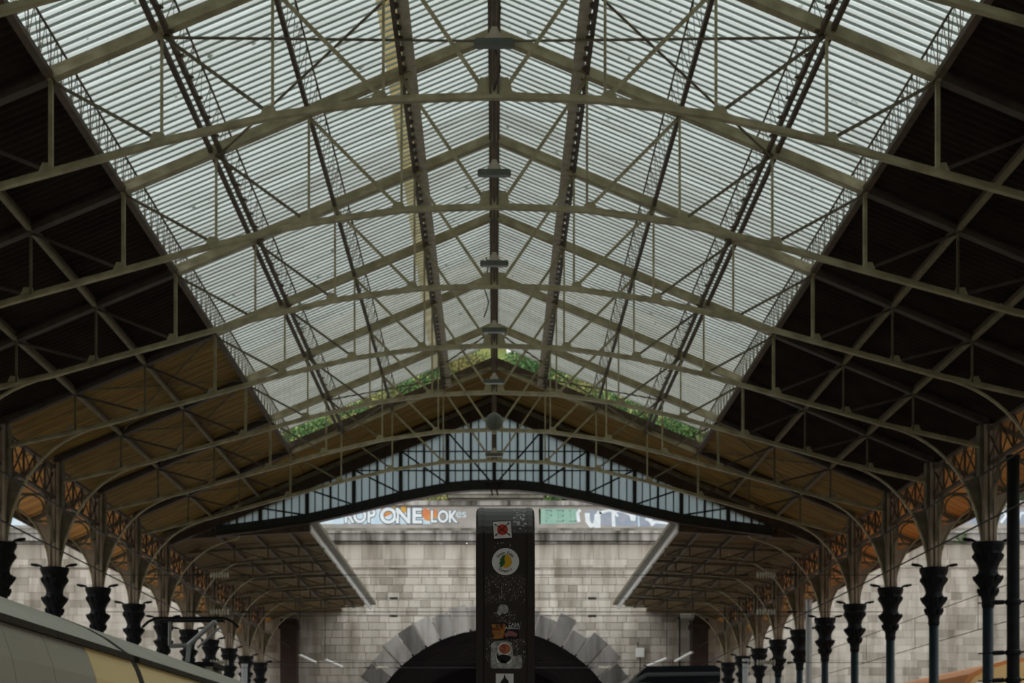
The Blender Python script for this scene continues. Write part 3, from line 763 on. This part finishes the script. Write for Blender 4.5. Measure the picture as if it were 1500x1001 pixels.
shr=[(440,648,2.2,0,'dark green shrub seen below the skylight corner on the train side'),(470,640,2.0,2,'leafy green shrub beside the skylight corner on the train side'),(498,632,2.0,1,'yellow-green shrub under the twin-railed purlin on the train side'),
     (520,618,2.2,0,'green shrub beside twin-railed purlin on the train side'),(560,600,2.3,1,'pale shrub low on the hill, train side'),(600,578,2.4,2,'mid green shrub above the boarded roof, train side'),(640,560,2.3,0,'green shrub above the boarded roof toward the ridge, train side'),
     (672,545,2.4,1,'yellowing shrub close to the roof peak, train side'),(696,534,1.8,1,'olive shrub high on the hill near the ridge, train side'),(655,528,2.6,1,'yellow-brown shrub high on the hill, train side'),
     (752,546,2.0,0,'dark green shrub near the ridge, kiosk side'),(785,540,2.8,2,'dense green shrub above the boarded roof near ridge, kiosk side'),(775,555,2.4,0,'low green shrub by the boarded roof near ridge, kiosk side'),(820,566,2.4,2,'fresh green shrub mid hill, kiosk side'),
     (850,582,2.2,1,'pale green shrub mid hill, kiosk side'),(885,598,2.2,0,'green shrub above sloping roof edge, kiosk side'),(930,612,2.2,2,'rounded green shrub lower hill, kiosk side'),(975,630,2.0,0,'bright leafy shrub under the twin-railed purlin, kiosk side'),(1000,638,2.0,2,'green shrub beside the skylight corner on the kiosk side'),(1018,645,2.0,0,'dark green shrub below the skylight corner on the kiosk side')]
for px,py,sz,kd,lb in shr: shrub(px,py,ys2(py+6),sz*.48,kd,lb)
for px,sz,kd,lb in ((1492,2.2,0,'dark green shrub above the graffiti wall beyond the dark pole'),(600,1.3,1,'yellow-green shrub behind the lettered parapet'),(640,1.0,1,'low yellow shrub beside the stone pedestal'),(806,1.5,0,'dark green shrub behind parapet beside the pedestal, kiosk side'),(835,1.1,2,'green shrub behind the teal graffiti')):
    shrub(px,735,yw+3.4+sz*1.35,sz,kd,lb)
iv=thing('ivy_clump',((1405-724)/FPX*(yw-.1),yw-.1,11.0+E),'small green plant hanging from the stone ledge behind columns','plant')
o=ob('foliage',FB[2],iv,(0,0,-.35)); o.scale=(.45,.3,.4)
# houses on the crest, the white one put in for a bright sky spot
def house(px0,px1,zh,y,name,label,wallm,roofm):
    x0,x1=(px0-724)/FPX*y,(px1-724)/FPX*y; zb=hz(y)-.6
    t=thing(name,((x0+x1)/2,y,zb),label,'house'); hw=(x1-x0)/2
    m=M(); m.box(-hw,hw,0,5,0,zh); put('house_wall',m,wallm,t)
    m=M(); m.prism([(-hw-.3,zh),(hw+.3,zh),(0,zh+1.6)],-.3,5.3); put('roof',m,roofm,t)
    for i in range(2):
        m=M(); xx=-hw*.5+hw*i; m.box(xx-.4,xx+.4,-.03,.05,zh*.45,zh*.45+1.2); put('window',m,BLACK,t)
SKYW=mat('sky_spot_white',(.75,.73,.70,1)); HP=mat('house_pink',(.45,.34,.31,1)); HR=mat('house_roof',(.30,.2,.16,1))
house(688,712,3.0,ys2(512),'house','small pinkish house on the hill crest behind the roof peak',HP,HR)
house(742,766,3.6,ys2(518),'house','white house-shaped block on the hill crest standing for bright sky',SKYW,SKYW)
house(786,810,2.6,ys2(516),'house','small grey house on the hill crest above the green shrubs',PLAST,HR)

PB=mat('wall_pier_brown',(.05,.032,.024,1),(.035,.022,.017,1),2,.9)
for sg in (-1,1):
    t=thing('wall_pier',(sg*9.45,yw-.5,0),'dark brown square pier against the tunnel wall '+sidename[sg],'pier')
    m=M(); m.box(-.38,.38,-.35,.42,0,7.0+E); put('pier_shaft',m,PB,t)
    m=M(); m.box(-.46,.46,-.43,.42,6.55+E,6.75+E); put('pier_cap',m,PB,t); m=M(); m.box(-.45,.45,-.42,.42,0,.5); put('pier_base',m,PB,t)

# ---------------------------------------------------------------- things on the end wall
t=thing('wall_box',((937-724)/31.5,yw-.06,(1130-957)/31.5+E),'small white electrical box on the stone wall beside tunnel arch','box')
m=M(); m.box(-.19,.19,-.18,.0,-.22,.22); put('box_body',m,WHITE,t); m=M(); m.box(-.17,.17,-.2,-.18,-.2,.2); put('box_door',m,WHITE,t)
m=M(); m.tube([(-.1,-.08,.2),(-.1,-.08,.5)],.025); m.tube([(0,-.08,-.2),(0,-.08,-1.6)],.025); put('conduit',m,WIRE,t)
t=thing('floodlight',((1003-724)/31.5,yw-.8,(1130-907)/31.5+E),'white floodlight on a bracket under the canopy by the wall','lamp')
m=M(); m.box(-.3,.3,-.12,.12,-.05,.16); put('housing',m,WHITE,t); m=M(); m.box(-.27,.27,-.14,-.12,-.16,-.04); put('lens',m,ALU,t)
m=M(); m.bar((-.33,.1,.0),(-.33,.1,-3.5),.07,.07); m.bar((-.33,.1,0),(-.33,.76,0),.06,.06); put('bracket',m,WIRE,t)

# ---------------------------------------------------------------- overhead line equipment
def insul_mesh(L,r=.075):
    m=M(); prof=[]; n=int(L/.07)
    for i in range(n): prof+=[(.03,i*.07),(r,i*.07+.02),(r,i*.07+.035),(.03,i*.07+.05)]
    m.lathe(prof,10); m.v=[(z-L/2,x,y) for x,y,z in m.v]; return m
def head_span(yn,zs,xin,label,sag=.0,dark=False):
    y=yn*S
    t=thing('head_span',(0,y,zs[0]+E),label,'overhead wire',group='cross-span wires over the tracks')
    for z in zs:
        zz=z-zs[0]
        pts=[(x,0,zz-sag*(1-(x/10)**2)) for x in [i-10 for i in range(0,21)]]
        m=M(); m.tube(pts,.009,5); w_=put('span_wire',m,WIRE,t)
        for sg in (-1,1):
            o=put('insulator',insul_mesh(.55 if not dark else .35,.075 if not dark else .05),INSUL if not dark else WIRE,w_,(sg*xin,0,zz-sag*(1-(xin/10)**2)))
            if not dark: 
                for e_ in (-1,1):
                    m=M(); m.tube([(e_*.75,0,0),(e_*.5,0,0)],[.015,.035]); put('clamp',m,WIRE,w_,(sg*xin,0,zz-sag*(1-(xin/10)**2)))
for yn,zs,xin,lab,sg_,dk_ in ((10.108,(4.95,4.02,2.74),6.9,'three cross-span wires with ribbed pale insulators, strung between columns before the gable screen',.0,False),
                          (13.108,(5.66,5.08),3.25,'two cross-span wires with small dark insulators before the tunnel wall',.0,True),
                          (15.108,(3.9,),4.2,'lowest single cross-span wire near the tunnel mouth',.0,False)):
    head_span(yn,zs,xin,lab,sg_,dk_)
def long_wire(x,z0,z1,label,drop=True,r=.011,y0=4,y1=None):
    y1=y1 or yw-.2
    t=thing('catenary_line',(x,y0,z1+E),label,'overhead wire',group='overhead lines along the tracks')
    for z in ((z0,z1) if z1<z0 else (z0,)):
        m=M(); m.tube([(0,0,z-z1),(0,y1-y0,z-z1)],r,5); put('wire',m,WIRE,t)
    if drop:
        for i in range(1,int((y1-y0)/6)):
            m=M(); m.tube([(0,i*6,0),(0,i*6,z0-z1)],r*.7,4); put('dropper',m,WIRE,t)
long_wire(12.6,4.58,3.68,'messenger and contact wire over the outer track beyond columns')
long_wire(9.35,5.68,4.75,'twin dark feeder cables strung just inside the columns, kiosk side',False,.018,4,yw-.85)
long_wire(-9.35,5.68,4.75,'twin dark feeder cables strung just inside the columns, train side',False,.018,4,yw-.85)
def pole(x,yn,ztop,r,matl,label,arms=()):
    t=thing('line_pole',(x,yn*S,0),label,'pole')
    m=M(); m.lathe([(r*1.3,0),(r*1.3,.1),(r,.15),(r,ztop+E-.08),(r*1.12,ztop+E-.06),(r*1.12,ztop+E)],14); put('pole_tube',m,matl,t)
    for z in arms:
        m=M(); m.lathe([(r*1.1,0),(r*1.25,.02),(r*1.25,.08),(r*1.1,.1)],14,(0,0,z+E-.05)); put('clamp_band',m,IRON,t)
        m=M(); m.tube([(-r*1.2,0,z+E),(-r-.06,0,z+E)],.03); m.tube([(-r-.06,0,z+E+.0),(-r-.27,0,z+E-.01)],.045,8); m.tube([(-r-.27,0,z+E-.01),(-r-.55,0,z+E-.02)],.014); put('arm_insulator',m,IRON,t)
        m=M(); m.tube([(r*1.2,0,z+E),(r+.5,0,z+E+.15)],.02); put('bracket_rod',m,IRON,t)
pole(9.98,7.7,6.07,.12,IRON,'thick dark steel line pole beside the orange train',(3.25,2.28,1.75))
pole(9.9,12.6,5.4,.10,ALU,'grey steel line pole among the columns, middle of kiosk side')
pole(9.85,15.7,4.4,.12,ALU,'grey steel line pole far along the columns, kiosk side')
pole(-9.8,15.7,4.2,.12,ALU,'grey steel line pole far along the columns, train side')
for i,(px,py,px2,py2,yn,lab) in enumerate(((441,961,461,970,14.2,'white tube light hanging near the tunnel wall, outer, train side'),(478,968,499,976,14.6,'white tube light hanging nearer the tunnel arch, train side'),(1012,957,991,968,14.2,'white tube light hanging by the tunnel wall, outer, kiosk side'),(975,966,950,975,14.6,'white tube light nearer the tunnel arch, kiosk side'))):
    q=586.5/yn; a=((px-724)/q,yn*S-.4,(1130-py)/q+E); b=((px2-724)/q,yn*S+.4,(1130-py2)/q+E)
    t=thing('tube_light',a,lab,'lamp'); A=Vector(a); dv=Vector(b)-A
    m=M(); m.tube([(0,0,0),tuple(dv)],.05,8); put('tube',m,WHITE,t)
    zc=zcan(a[0])+.1 if abs(a[0])>5.65 else 5.6+E
    if abs(a[0])>5.65: m=M(); m.tube([(0,0,.0),(0,0,zc-a[2])],.012,5); put('suspension_rod',m,WIRE,t)
    else: m=M(); m.tube([(0,0,.0),(math.copysign(5.7-abs(a[0]),a[0]),0,zcan(5.7)+.1-a[2])],.012,5); put('suspension_rod',m,WIRE,t)

# ---------------------------------------------------------------- yellow and grey train
def train_profile():
    half=[(1.60,-.9),(1.60,-.2),(1.59,.3),(1.565,.6),(1.51,.9),(1.44,1.10),(1.39,1.20)]
    roof=[(1.36,1.27),(1.30,1.30),(1.1,1.445),(.9,1.555),(.6,1.68),(0,1.78)]
    return half,roof
tr=thing('commuter_train',(-5.35,1.2*S,0),'grey and yellow commuter train standing beside the platform','train')
TY0,TY1=0,(7.9-1.2)*S
half,roof=train_profile()
m=M(); P=[(x*.985,z+E-.01) for x,z in half]+[(x*.985,z+E-.01) for x,z in roof]; P=P+[(-x,z) for x,z in reversed(P[:-1])]; m.prism(P,TY0+.05,TY1-.05); put('body_core',m,BLACK,tr)
def shell(name,prof,y0,y1,matl,th=.0,smooth=True):
    m=M(); n=len(prof)
    for y in (y0,y1):
        for x,z in prof: m.v.append((x,y,z+E))
    for i in range(n-1): m.face((i,i+1,n+i+1,n+i))
    b=len(m.v)
    for y in (y0,y1):
        for x,z in prof: m.v.append((x*.985,y,z+E-.005))
    for i in range(n-1): m.face((b+i,b+i+1,b+n+i+1,b+n+i))
    for i in range(n-1): m.face((i,i+1,b+i+1,b+i)); m.face((n+i,n+i+1,b+n+i+1,b+n+i))
    m.face((0,n,b+n,b)); m.face((n-1,2*n-1,b+2*n-1,b+n-1))
    return put(name,m,matl,tr)
fine=[]
for (xa,za),(xb,zb) in zip(half,half[1:]):
    for i in range(3): t_=i/3; fine.append((xa+(xb-xa)*t_,za+(zb-za)*t_))
fine.append(half[-1])
def yy(yn): return (yn-1.2)*S
segs=[(1.2,1.9,TGREY),(1.9,2.5,TGREY),(2.5,2.88,TGREY),(2.88,3.19,TGREY),(3.19,3.49,TGREY),(3.49,3.86,TGREY),(3.86,4.36,TYEL),(4.42,4.86,TYEL),(4.86,5.9,TYEL),(5.9,6.9,TGREY),(6.9,7.9,TYEL)]
for a,b,mt in segs:
    for sg in (-1,1): shell('side_panel',[(sg*x,z) for x,z in fine],yy(a)+.006,yy(b)-.006,mt)
full=roof+[(-x,z) for x,z in reversed(roof[:-1])]
for a,b in ((1.2,2.2),(2.2,3.0),(3.0,3.6),(3.6,3.96),(3.96,4.36),(4.42,5.2),(5.2,6.0),(6.0,7.0),(7.0,7.9)): shell('roof_panel',full,yy(a)+.006,yy(b)-.006,TROOF)
for sg in (-1,1):
    for a,b in ((1.2,3.6),(3.6,3.96),(3.96,4.36),(4.42,6.0),(6.0,7.9)):
        m=M(); m.prism([(sg*1.375,1.195+E),(sg*1.435,1.20+E),(sg*1.425,1.262+E),(sg*1.35,1.285+E)],yy(a)+.006,yy(b)-.006); put('gutter',m,TGUT,tr)
m=M(); P2=[(x*1.004,z+E) for x,z in half]+[(x*1.004,z+E+.004) for x,z in roof]; P2=P2+[(-x,z) for x,z in reversed(P2[:-1])]; m.prism(P2,yy(4.36),yy(4.42)); put('gangway_seal',m,BLACK,tr)
# pantograph on the roof
pg=thing('pantograph',(-5.35,7.05*S,1.83+E),'folding grey pantograph with contact bar on the train roof','pantograph')
m=M(); m.bar((-.62,0,.86),(.62,0,.86),.12,.05); put('contact_bar',m,IRON,pg)
m=M(); m.bar((-.55,.3,.84),(.55,.3,.84),.1,.04); put('contact_bar',m,IRON,pg)
for s_ in (-1,1):
    m=M(); m.tube([(s_*.62,0,.86),(s_*.74,0,.80),(s_*.85,0,.70)],.025); put('horn',m,IRON,pg)
m=M(); m.tube([(.42,.1,.82),(-.12,.4,.42)],.045,8); put('upper_arm',m,ALU,pg)
m=M(); m.tube([(.5,.15,.72),(.05,.4,.38)],.022,6); put('guide_rod',m,ALU,pg)
m=M(); m.tube([(-.45,.4,.40),(-.1,.4,.42)],.04,8); m.tube([(-.38,.1,.80),(-.45,.4,.42)],.03,6); put('knuckle',m,ALU,pg)
m=M(); m.tube([(-.1,.4,.42),(-.08,.1,.0)],.04,8); put('lower_arm',m,ALU,pg)
m=M(); m.box(-.5,.5,-.5,.6,-.02,.06); put('base_frame',m,IRON,pg)
for xx,y_ in ((-.4,-.4),(.4,-.4),(-.4,.5),(.4,.5)):
    q=M(); q.lathe([(.05,-.10),(.08,-.08),(.05,-.055),(.08,-.03),(.05,0)],10,(xx,y_,0)); put('foot_insulator',q,INSUL,pg)

# ---------------------------------------------------------------- orange-nosed train on the outer track
ot=thing('outer_train',(12.75,9.55*S,0),'tan and orange train end standing beyond the columns','train')
def prof2(w,top): return [(-w,-.9),(-w,top-1.25),(-w+.12,top-.72),(-w+.36,top-.40),(-w+.75,top-.2),(-w+1.2,top-.08),(0,top),(w-1.2,top-.08),(w-.75,top-.2),(w-.36,top-.40),(w-.12,top-.72),(w,top-1.25),(w,-.9)]
T2=2.72+E
TTAN=mat('train_tan_paint',(.62,.40,.16,1),(.56,.36,.14,1),1,.5)
m=M(); m.prism(prof2(1.75,T2),0,17); put('body',m,TORG,ot)
m=M(); m.prism([(x*.955,z-.09) for x,z in prof2(1.75,T2)],-.05,0.0); put('end_panel',m,TTAN,ot)
m=M(); m.prism([(-1.5,T2-1.6),(-1.5,T2-.95),(-1.28,T2-.62),(-.95,T2-.47),(-.95,T2-1.6)],-.08,-.05); put('end_window',m,WHITE,ot)
m=M(); m.prism([(-.7,T2-1.7),(-.7,T2-.6),(.7,T2-.6),(.7,T2-1.7)],-.08,-.05); put('destination_panel',m,TTAN,ot)

# ---------------------------------------------------------------- kiosk on the platform
kx,ky=(996-724)/586.5*8.5, 8.5*S
kk=thing('platform_kiosk',(kx,ky,0),'dark navy platform kiosk with rounded grey roof edge','kiosk')
q=586.5/8.5; hw=.83; zt=(1130-976)/q+E
m=M(); m.box(-.62,.62,0,1.4,0,zt-.3); put('kiosk_body',m,NAVY,kk)
m=M(); m.prism([(-hw+.12,zt-.02),(-hw+.02,zt-.10),(-hw-.16,zt-.30),(-hw-.1,zt-.36),(hw,zt-.36),(hw,zt-.06),(hw-.12,zt)],-.2,1.6); put('roof_slab',m,NAVY,kk)
m=M(); m.tube([(-hw+.1,-.22,zt-.2),(hw-.02,-.22,zt-.18)],.045,8); m.tube([(-hw+.1,-.22,zt-.2),(-hw-.13,-.22,zt-.33)],.045,8); put('roof_edge',m,mat('kiosk_edge_grey',(.10,.11,.12,1)),kk)
m=M(); m.tube([(-hw+.05,-.1,zt+.0),(-.2,-.1,zt-.1)],.012); put('roof_cable',m,WIRE,kk)
m=M(); m.box(-.5,.5,-.02,0,.9,2.2); put('shutter',m,IRON,kk)

# ---------------------------------------------------------------- the stickered post in front
py_=5.2; PQ=FPX/py_
def px2(px,py): return ((px-740)/PQ, (1130-py)/PQ+E)
po=thing('stickered_post',((740-724)/PQ,py_,0),'dark painted steel platform post covered with stickers','post')
def worn_paint():
    m=bpy.data.materials.new('worn_dark_paint'); m.use_nodes=True; nt=m.node_tree; b=nt.nodes['Principled BSDF']
    b.inputs['Roughness'].default_value=.38; b.inputs['Specular IOR Level'].default_value=.8
    tc=nt.nodes.new('ShaderNodeTexCoord'); sep=nt.nodes.new('ShaderNodeSeparateXYZ'); nt.links.new(tc.outputs['Object'],sep.inputs[0])
    def noise(scale,sx,sz,detail=3):
        mp=nt.nodes.new('ShaderNodeMapping'); mp.inputs['Scale'].default_value=(sx,1,sz); nt.links.new(tc.outputs['Object'],mp.inputs[0])
        n=nt.nodes.new('ShaderNodeTexNoise'); n.inputs['Scale'].default_value=scale; n.inputs['Detail'].default_value=detail; nt.links.new(mp.outputs[0],n.inputs['Vector']); return n.outputs[0]
    def mth(op,a,b_=None):
        q=nt.nodes.new('ShaderNodeMath'); q.operation=op
        for i,v in enumerate((a,b_)):
            if v is None: continue
            if isinstance(v,(int,float)): q.inputs[i].default_value=v
            else: nt.links.new(v,q.inputs[i])
        return q.outputs[0]
    def rect(x0,x1,y0,y1):
        (xa,zb),(xb,za)=px2(x0,y0),px2(x1,y1)
        a=mth('MULTIPLY',mth('GREATER_THAN',sep.outputs[0],xa),mth('LESS_THAN',sep.outputs[0],xb))
        c=mth('MULTIPLY',mth('GREATER_THAN',sep.outputs[2],za),mth('LESS_THAN',sep.outputs[2],zb))
        return mth('MULTIPLY',a,c)
    fineN=noise(380,1,.3); lump=noise(90,1,1); drip=noise(60,3.5,.10)
    patchy=noise(28,1,.8); sp=mth('MULTIPLY',mth('GREATER_THAN',fineN,.60),mth('GREATER_THAN',patchy,.44)); ch=mth('GREATER_THAN',lump,.62); dr=mth('GREATER_THAN',drip,.66)
    tot=mth('MULTIPLY',rect(710,770,842,884),sp)
    for r_,s_ in ((rect(720,756,895,912),sp),(rect(712,770,935,970),sp),(rect(724,748,792,806),ch),(rect(752,775,742,778),mth('GREATER_THAN',lump,.56)),(rect(712,768,850,884),dr),(rect(734,770,912,975),dr),(rect(695,786,770,1100),mth('GREATER_THAN',fineN,.82))):
        tot=mth('MAXIMUM',tot,mth('MULTIPLY',r_,s_))
    mx=nt.nodes.new('ShaderNodeMix'); mx.data_type='RGBA'; nt.links.new(tot,mx.inputs[0]); mx.inputs[6].default_value=(.018,.013,.009,1); mx.inputs[7].default_value=(.42,.40,.36,1)
    nt.links.new(mx.outputs[2],b.inputs['Base Color']); return m
WORN=worn_paint(); PDARK=mat('post_dark_paint',(.018,.013,.009,1),(.014,.010,.007,1),20,.38,spec=.8)
# front plate, top bent backwards
def bent(slices,yf,rad,depth,mt,name):
    m=M(); k=None
    for x,ztop in slices:
        pts=[(yf,0)]
        for i in range(9):
            a=i*math.pi/16; pts.append((yf+rad*(1-math.cos(a)),ztop-rad+rad*math.sin(a)))
        pts+=[(yf+depth,ztop),(yf+depth,0)]
        k=len(pts); m.v+=[(x,y,z) for y,z in pts]
    for j in range(len(slices)-1):
        for i in range(k): m.face((j*k+i,j*k+(i+1)%k,(j+1)*k+(i+1)%k,(j+1)*k+i))
    m.face(tuple(range(k))); m.face(tuple((len(slices)-1)*k+i for i in reversed(range(k))))
    return put(name,m,mt,po)
XT,ZTP=px2(740,736)
xl,xr=px2(697,0)[0],px2(783.5,0)[0]
bent([(px2(707.8,0)[0],ZTP),(px2(772.8,0)[0],ZTP)],0,.13,.18,WORN,'front_plate')
for xi,xo,od in ((px2(708,0)[0],xl,-1),(px2(772.6,0)[0],xr,1)):
    rc=.018; sl=[(xi,ZTP+.001)]+[(xo-od*rc*(1-math.sin(i*math.pi/10)),ZTP+.001-rc*(1-math.cos(i*math.pi/10))) for i in range(6)]
    bent(sl,-.008,.13,.2,PDARK,'side_flange')
m=M(); m.bar((px2(708.6,0)[0],-.003,ZTP-.10),(px2(708.6,0)[0],-.003,.0),.004,.003,(1,0,0)); put('seam_slot',m,BLACK,po)
def flat(poly,lvl,matl,name,parent=None,tilt=0):
    m=M(); m.prism([px2(*p) for p in poly],-.0008*(lvl+1),-.0008*lvl if lvl else .0005); return put(name,m,matl,parent or po)
def disc(cx,cy,r,n=28,sq=1.0): return [(cx+r*math.cos(2*math.pi*i/n),cy+r*sq*math.sin(2*math.pi*i/n)) for i in range(n)]
SW=mat('sticker_white',(.72,.73,.72,1),(.66,.67,.66,1),40,.5); SR=mat('sticker_red',(.42,.045,.025,1)); SB=mat('sticker_black',(.012,.012,.014,1)); SY=mat('sticker_yellow',(.62,.36,.02,1)); SG=mat('sticker_green',(.03,.12,.035,1)); SGY=mat('sticker_grey',(.45,.46,.44,1),(.2,.2,.19,1),60,.7)
SPH=mat('sticker_photo',(.35,.16,.04,1),(.05,.015,.012,1),45,.4,contrast=(.45,.6)); SPK=mat('sticker_pinkish',(.25,.10,.11,1)); SRD=mat('sticker_dark_red',(.30,.05,.02,1),(.45,.18,.08,1),80,.5)
def sticker(poly,matl,label,border=None):
    s_=flat(poly,1,matl,'sticker'); s_['label']=label; return s_
s1=sticker([(721.3,763.8),(748.4,762.6),(750.3,788.8),(723.2,790.8)],SB,'white square sticker with red disc and black cross')
flat([(722,765),(748,763.8),(749.8,788.0),(723.8,789.8)],2,SW,'white_print',s1)
flat(disc(736,776.4,7.9),3,SR,'red_disc',s1)
for a,b in (((724.5,768),(747.5,785)),((746,766),(725,786))):
    dx,dy=b[0]-a[0],b[1]-a[1]; l=math.hypot(dx,dy); nx,ny=-dy/l,dx/l
    flat([(a[0]+nx*.4,a[1]+ny*.4),(b[0]+nx*.4,b[1]+ny*.4),(b[0]-nx*.4,b[1]-ny*.4),(a[0]-nx*.4,a[1]-ny*.4)],4,SB,'cross_line',s1)
    for e,sg in ((a,1),(b,-1)):
        q=[(e[0],e[1]),(e[0]+sg*dx/l*2.2+nx*1.1,e[1]+sg*dy/l*2.2+ny*1.1),(e[0]+sg*dx/l*5,e[1]+sg*dy/l*5),(e[0]+sg*dx/l*2.2-nx*1.1,e[1]+sg*dy/l*2.2-ny*1.1)]
        flat(q,4,SB,'brush_tip',s1)
s2=sticker(disc(740.5,823.2,19.8,40),SW,'round white sticker with yellow and green emblem')
flat([(741+8.8*math.cos(a)*(1+.06*math.sin(5*a)),822.5+9.6*math.sin(a)*(1+.05*math.cos(4*a))) for a in [i*2*math.pi/30 for i in range(30)]],2,SY,'yellow_emblem',s2)
flat([(740.5,813.5),(736,814),(735,817),(732.5,819),(733,823),(731,825.5),(733,829),(731.5,831),(735,831.5),(738,828),(740,825),(738.5,820)],3,SG,'green_emblem',s2)
def arc_text(txt,cx,cy,r,a0,a1,size,parent,up=True):
    for i,ch in enumerate(txt):
        if ch==' ': continue
        a=a0+(a1-a0)*i/(len(txt)-1)
        X,Z=px2(cx+r*math.cos(a),cy-r*math.sin(a)); me=text_mesh(ch,size/PQ,.0003); me.materials.clear(); me.materials.append(SB)
        o=ob('print_letter',me,parent,(X,-.0022,Z)); o.rotation_euler=(math.pi/2,-(a-math.pi/2) if up else -(a+math.pi/2),0)
arc_text('Green Farm',740.5,823.2,13.2,math.radians(146),math.radians(40),5.6,s2)
arc_text('Company',740.5,823.2,13.6,math.radians(233),math.radians(308),5.6,s2,False)
s3=sticker([(728.5,900),(729,891),(733,886.5),(738,885.5),(743,888),(745,893),(743.5,898),(740,900),(736,899),(732,902)],SGY,'torn grey round sticker remnant')
s4=sticker([(719,913.6),(759.6,912.6),(759.8,936.6),(720,938.2)],SB,'dark rectangular photo sticker with white lettering')
flat([(720,915),(740,914.4),(741,921),(738,930),(742,935),(721,937)],2,SPH,'photo_print',s4)
flat([(738,930),(745,924.5),(752,925.5),(758,929),(757,933),(746,932),(738,936)],2,SPK,'photo_figure',s4)
for tx,cy,sz,cx in (('CASA',915.4,5.6,752.6),('ABRIGO',920.4,5.2,751)):
    me=text_mesh(tx,sz*1.15/PQ,.0003); me.materials.clear(); me.materials.append(SW); X,Z=px2(cx,cy); o=ob('print_letters',me,s4,(X,-.0032,Z)); o.rotation_euler=(math.pi/2,0,0)
s5=sticker([(719,968),(719,945),(724,940),(738,938.8),(750,942),(752,962),(762,960),(765,968),(765,977.5),(762,980),(722,979.5),(718.5,978)],SGY,'torn grey sticker with red and black printed shape')
flat(disc(739,951.5,10.2,24,.92),2,SW,'white_outline',s5); flat(disc(739.4,951,8.6,24,.85),3,SRD,'red_shape',s5); flat(disc(737,954,3,14,.8),4,SPK,'pale_spot',s5)
flat([(727,958),(731,961),(736,959),(744,960.5),(749,963),(746,969),(742,971),(737,966.5),(733,970),(728,965)],3,SB,'black_shape',s5)
flat([(725,957),(732,964),(729,968),(734,972),(746,973),(751,968),(745,966),(741,973),(728,971)],2,SW,'white_outline',s5)
s6=sticker([(726.3,987.2),(752.3,987.4),(752.3,1015),(726.3,1015)],SW,'white rectangular sticker with black figure, lowest in view')
flat([(738.5,988.5),(739.6,988.5),(741,994),(744,997),(746,1003),(744,1010),(733,1010),(732,1002),(735,997),(737.6,994)],2,SB,'black_print',s6)
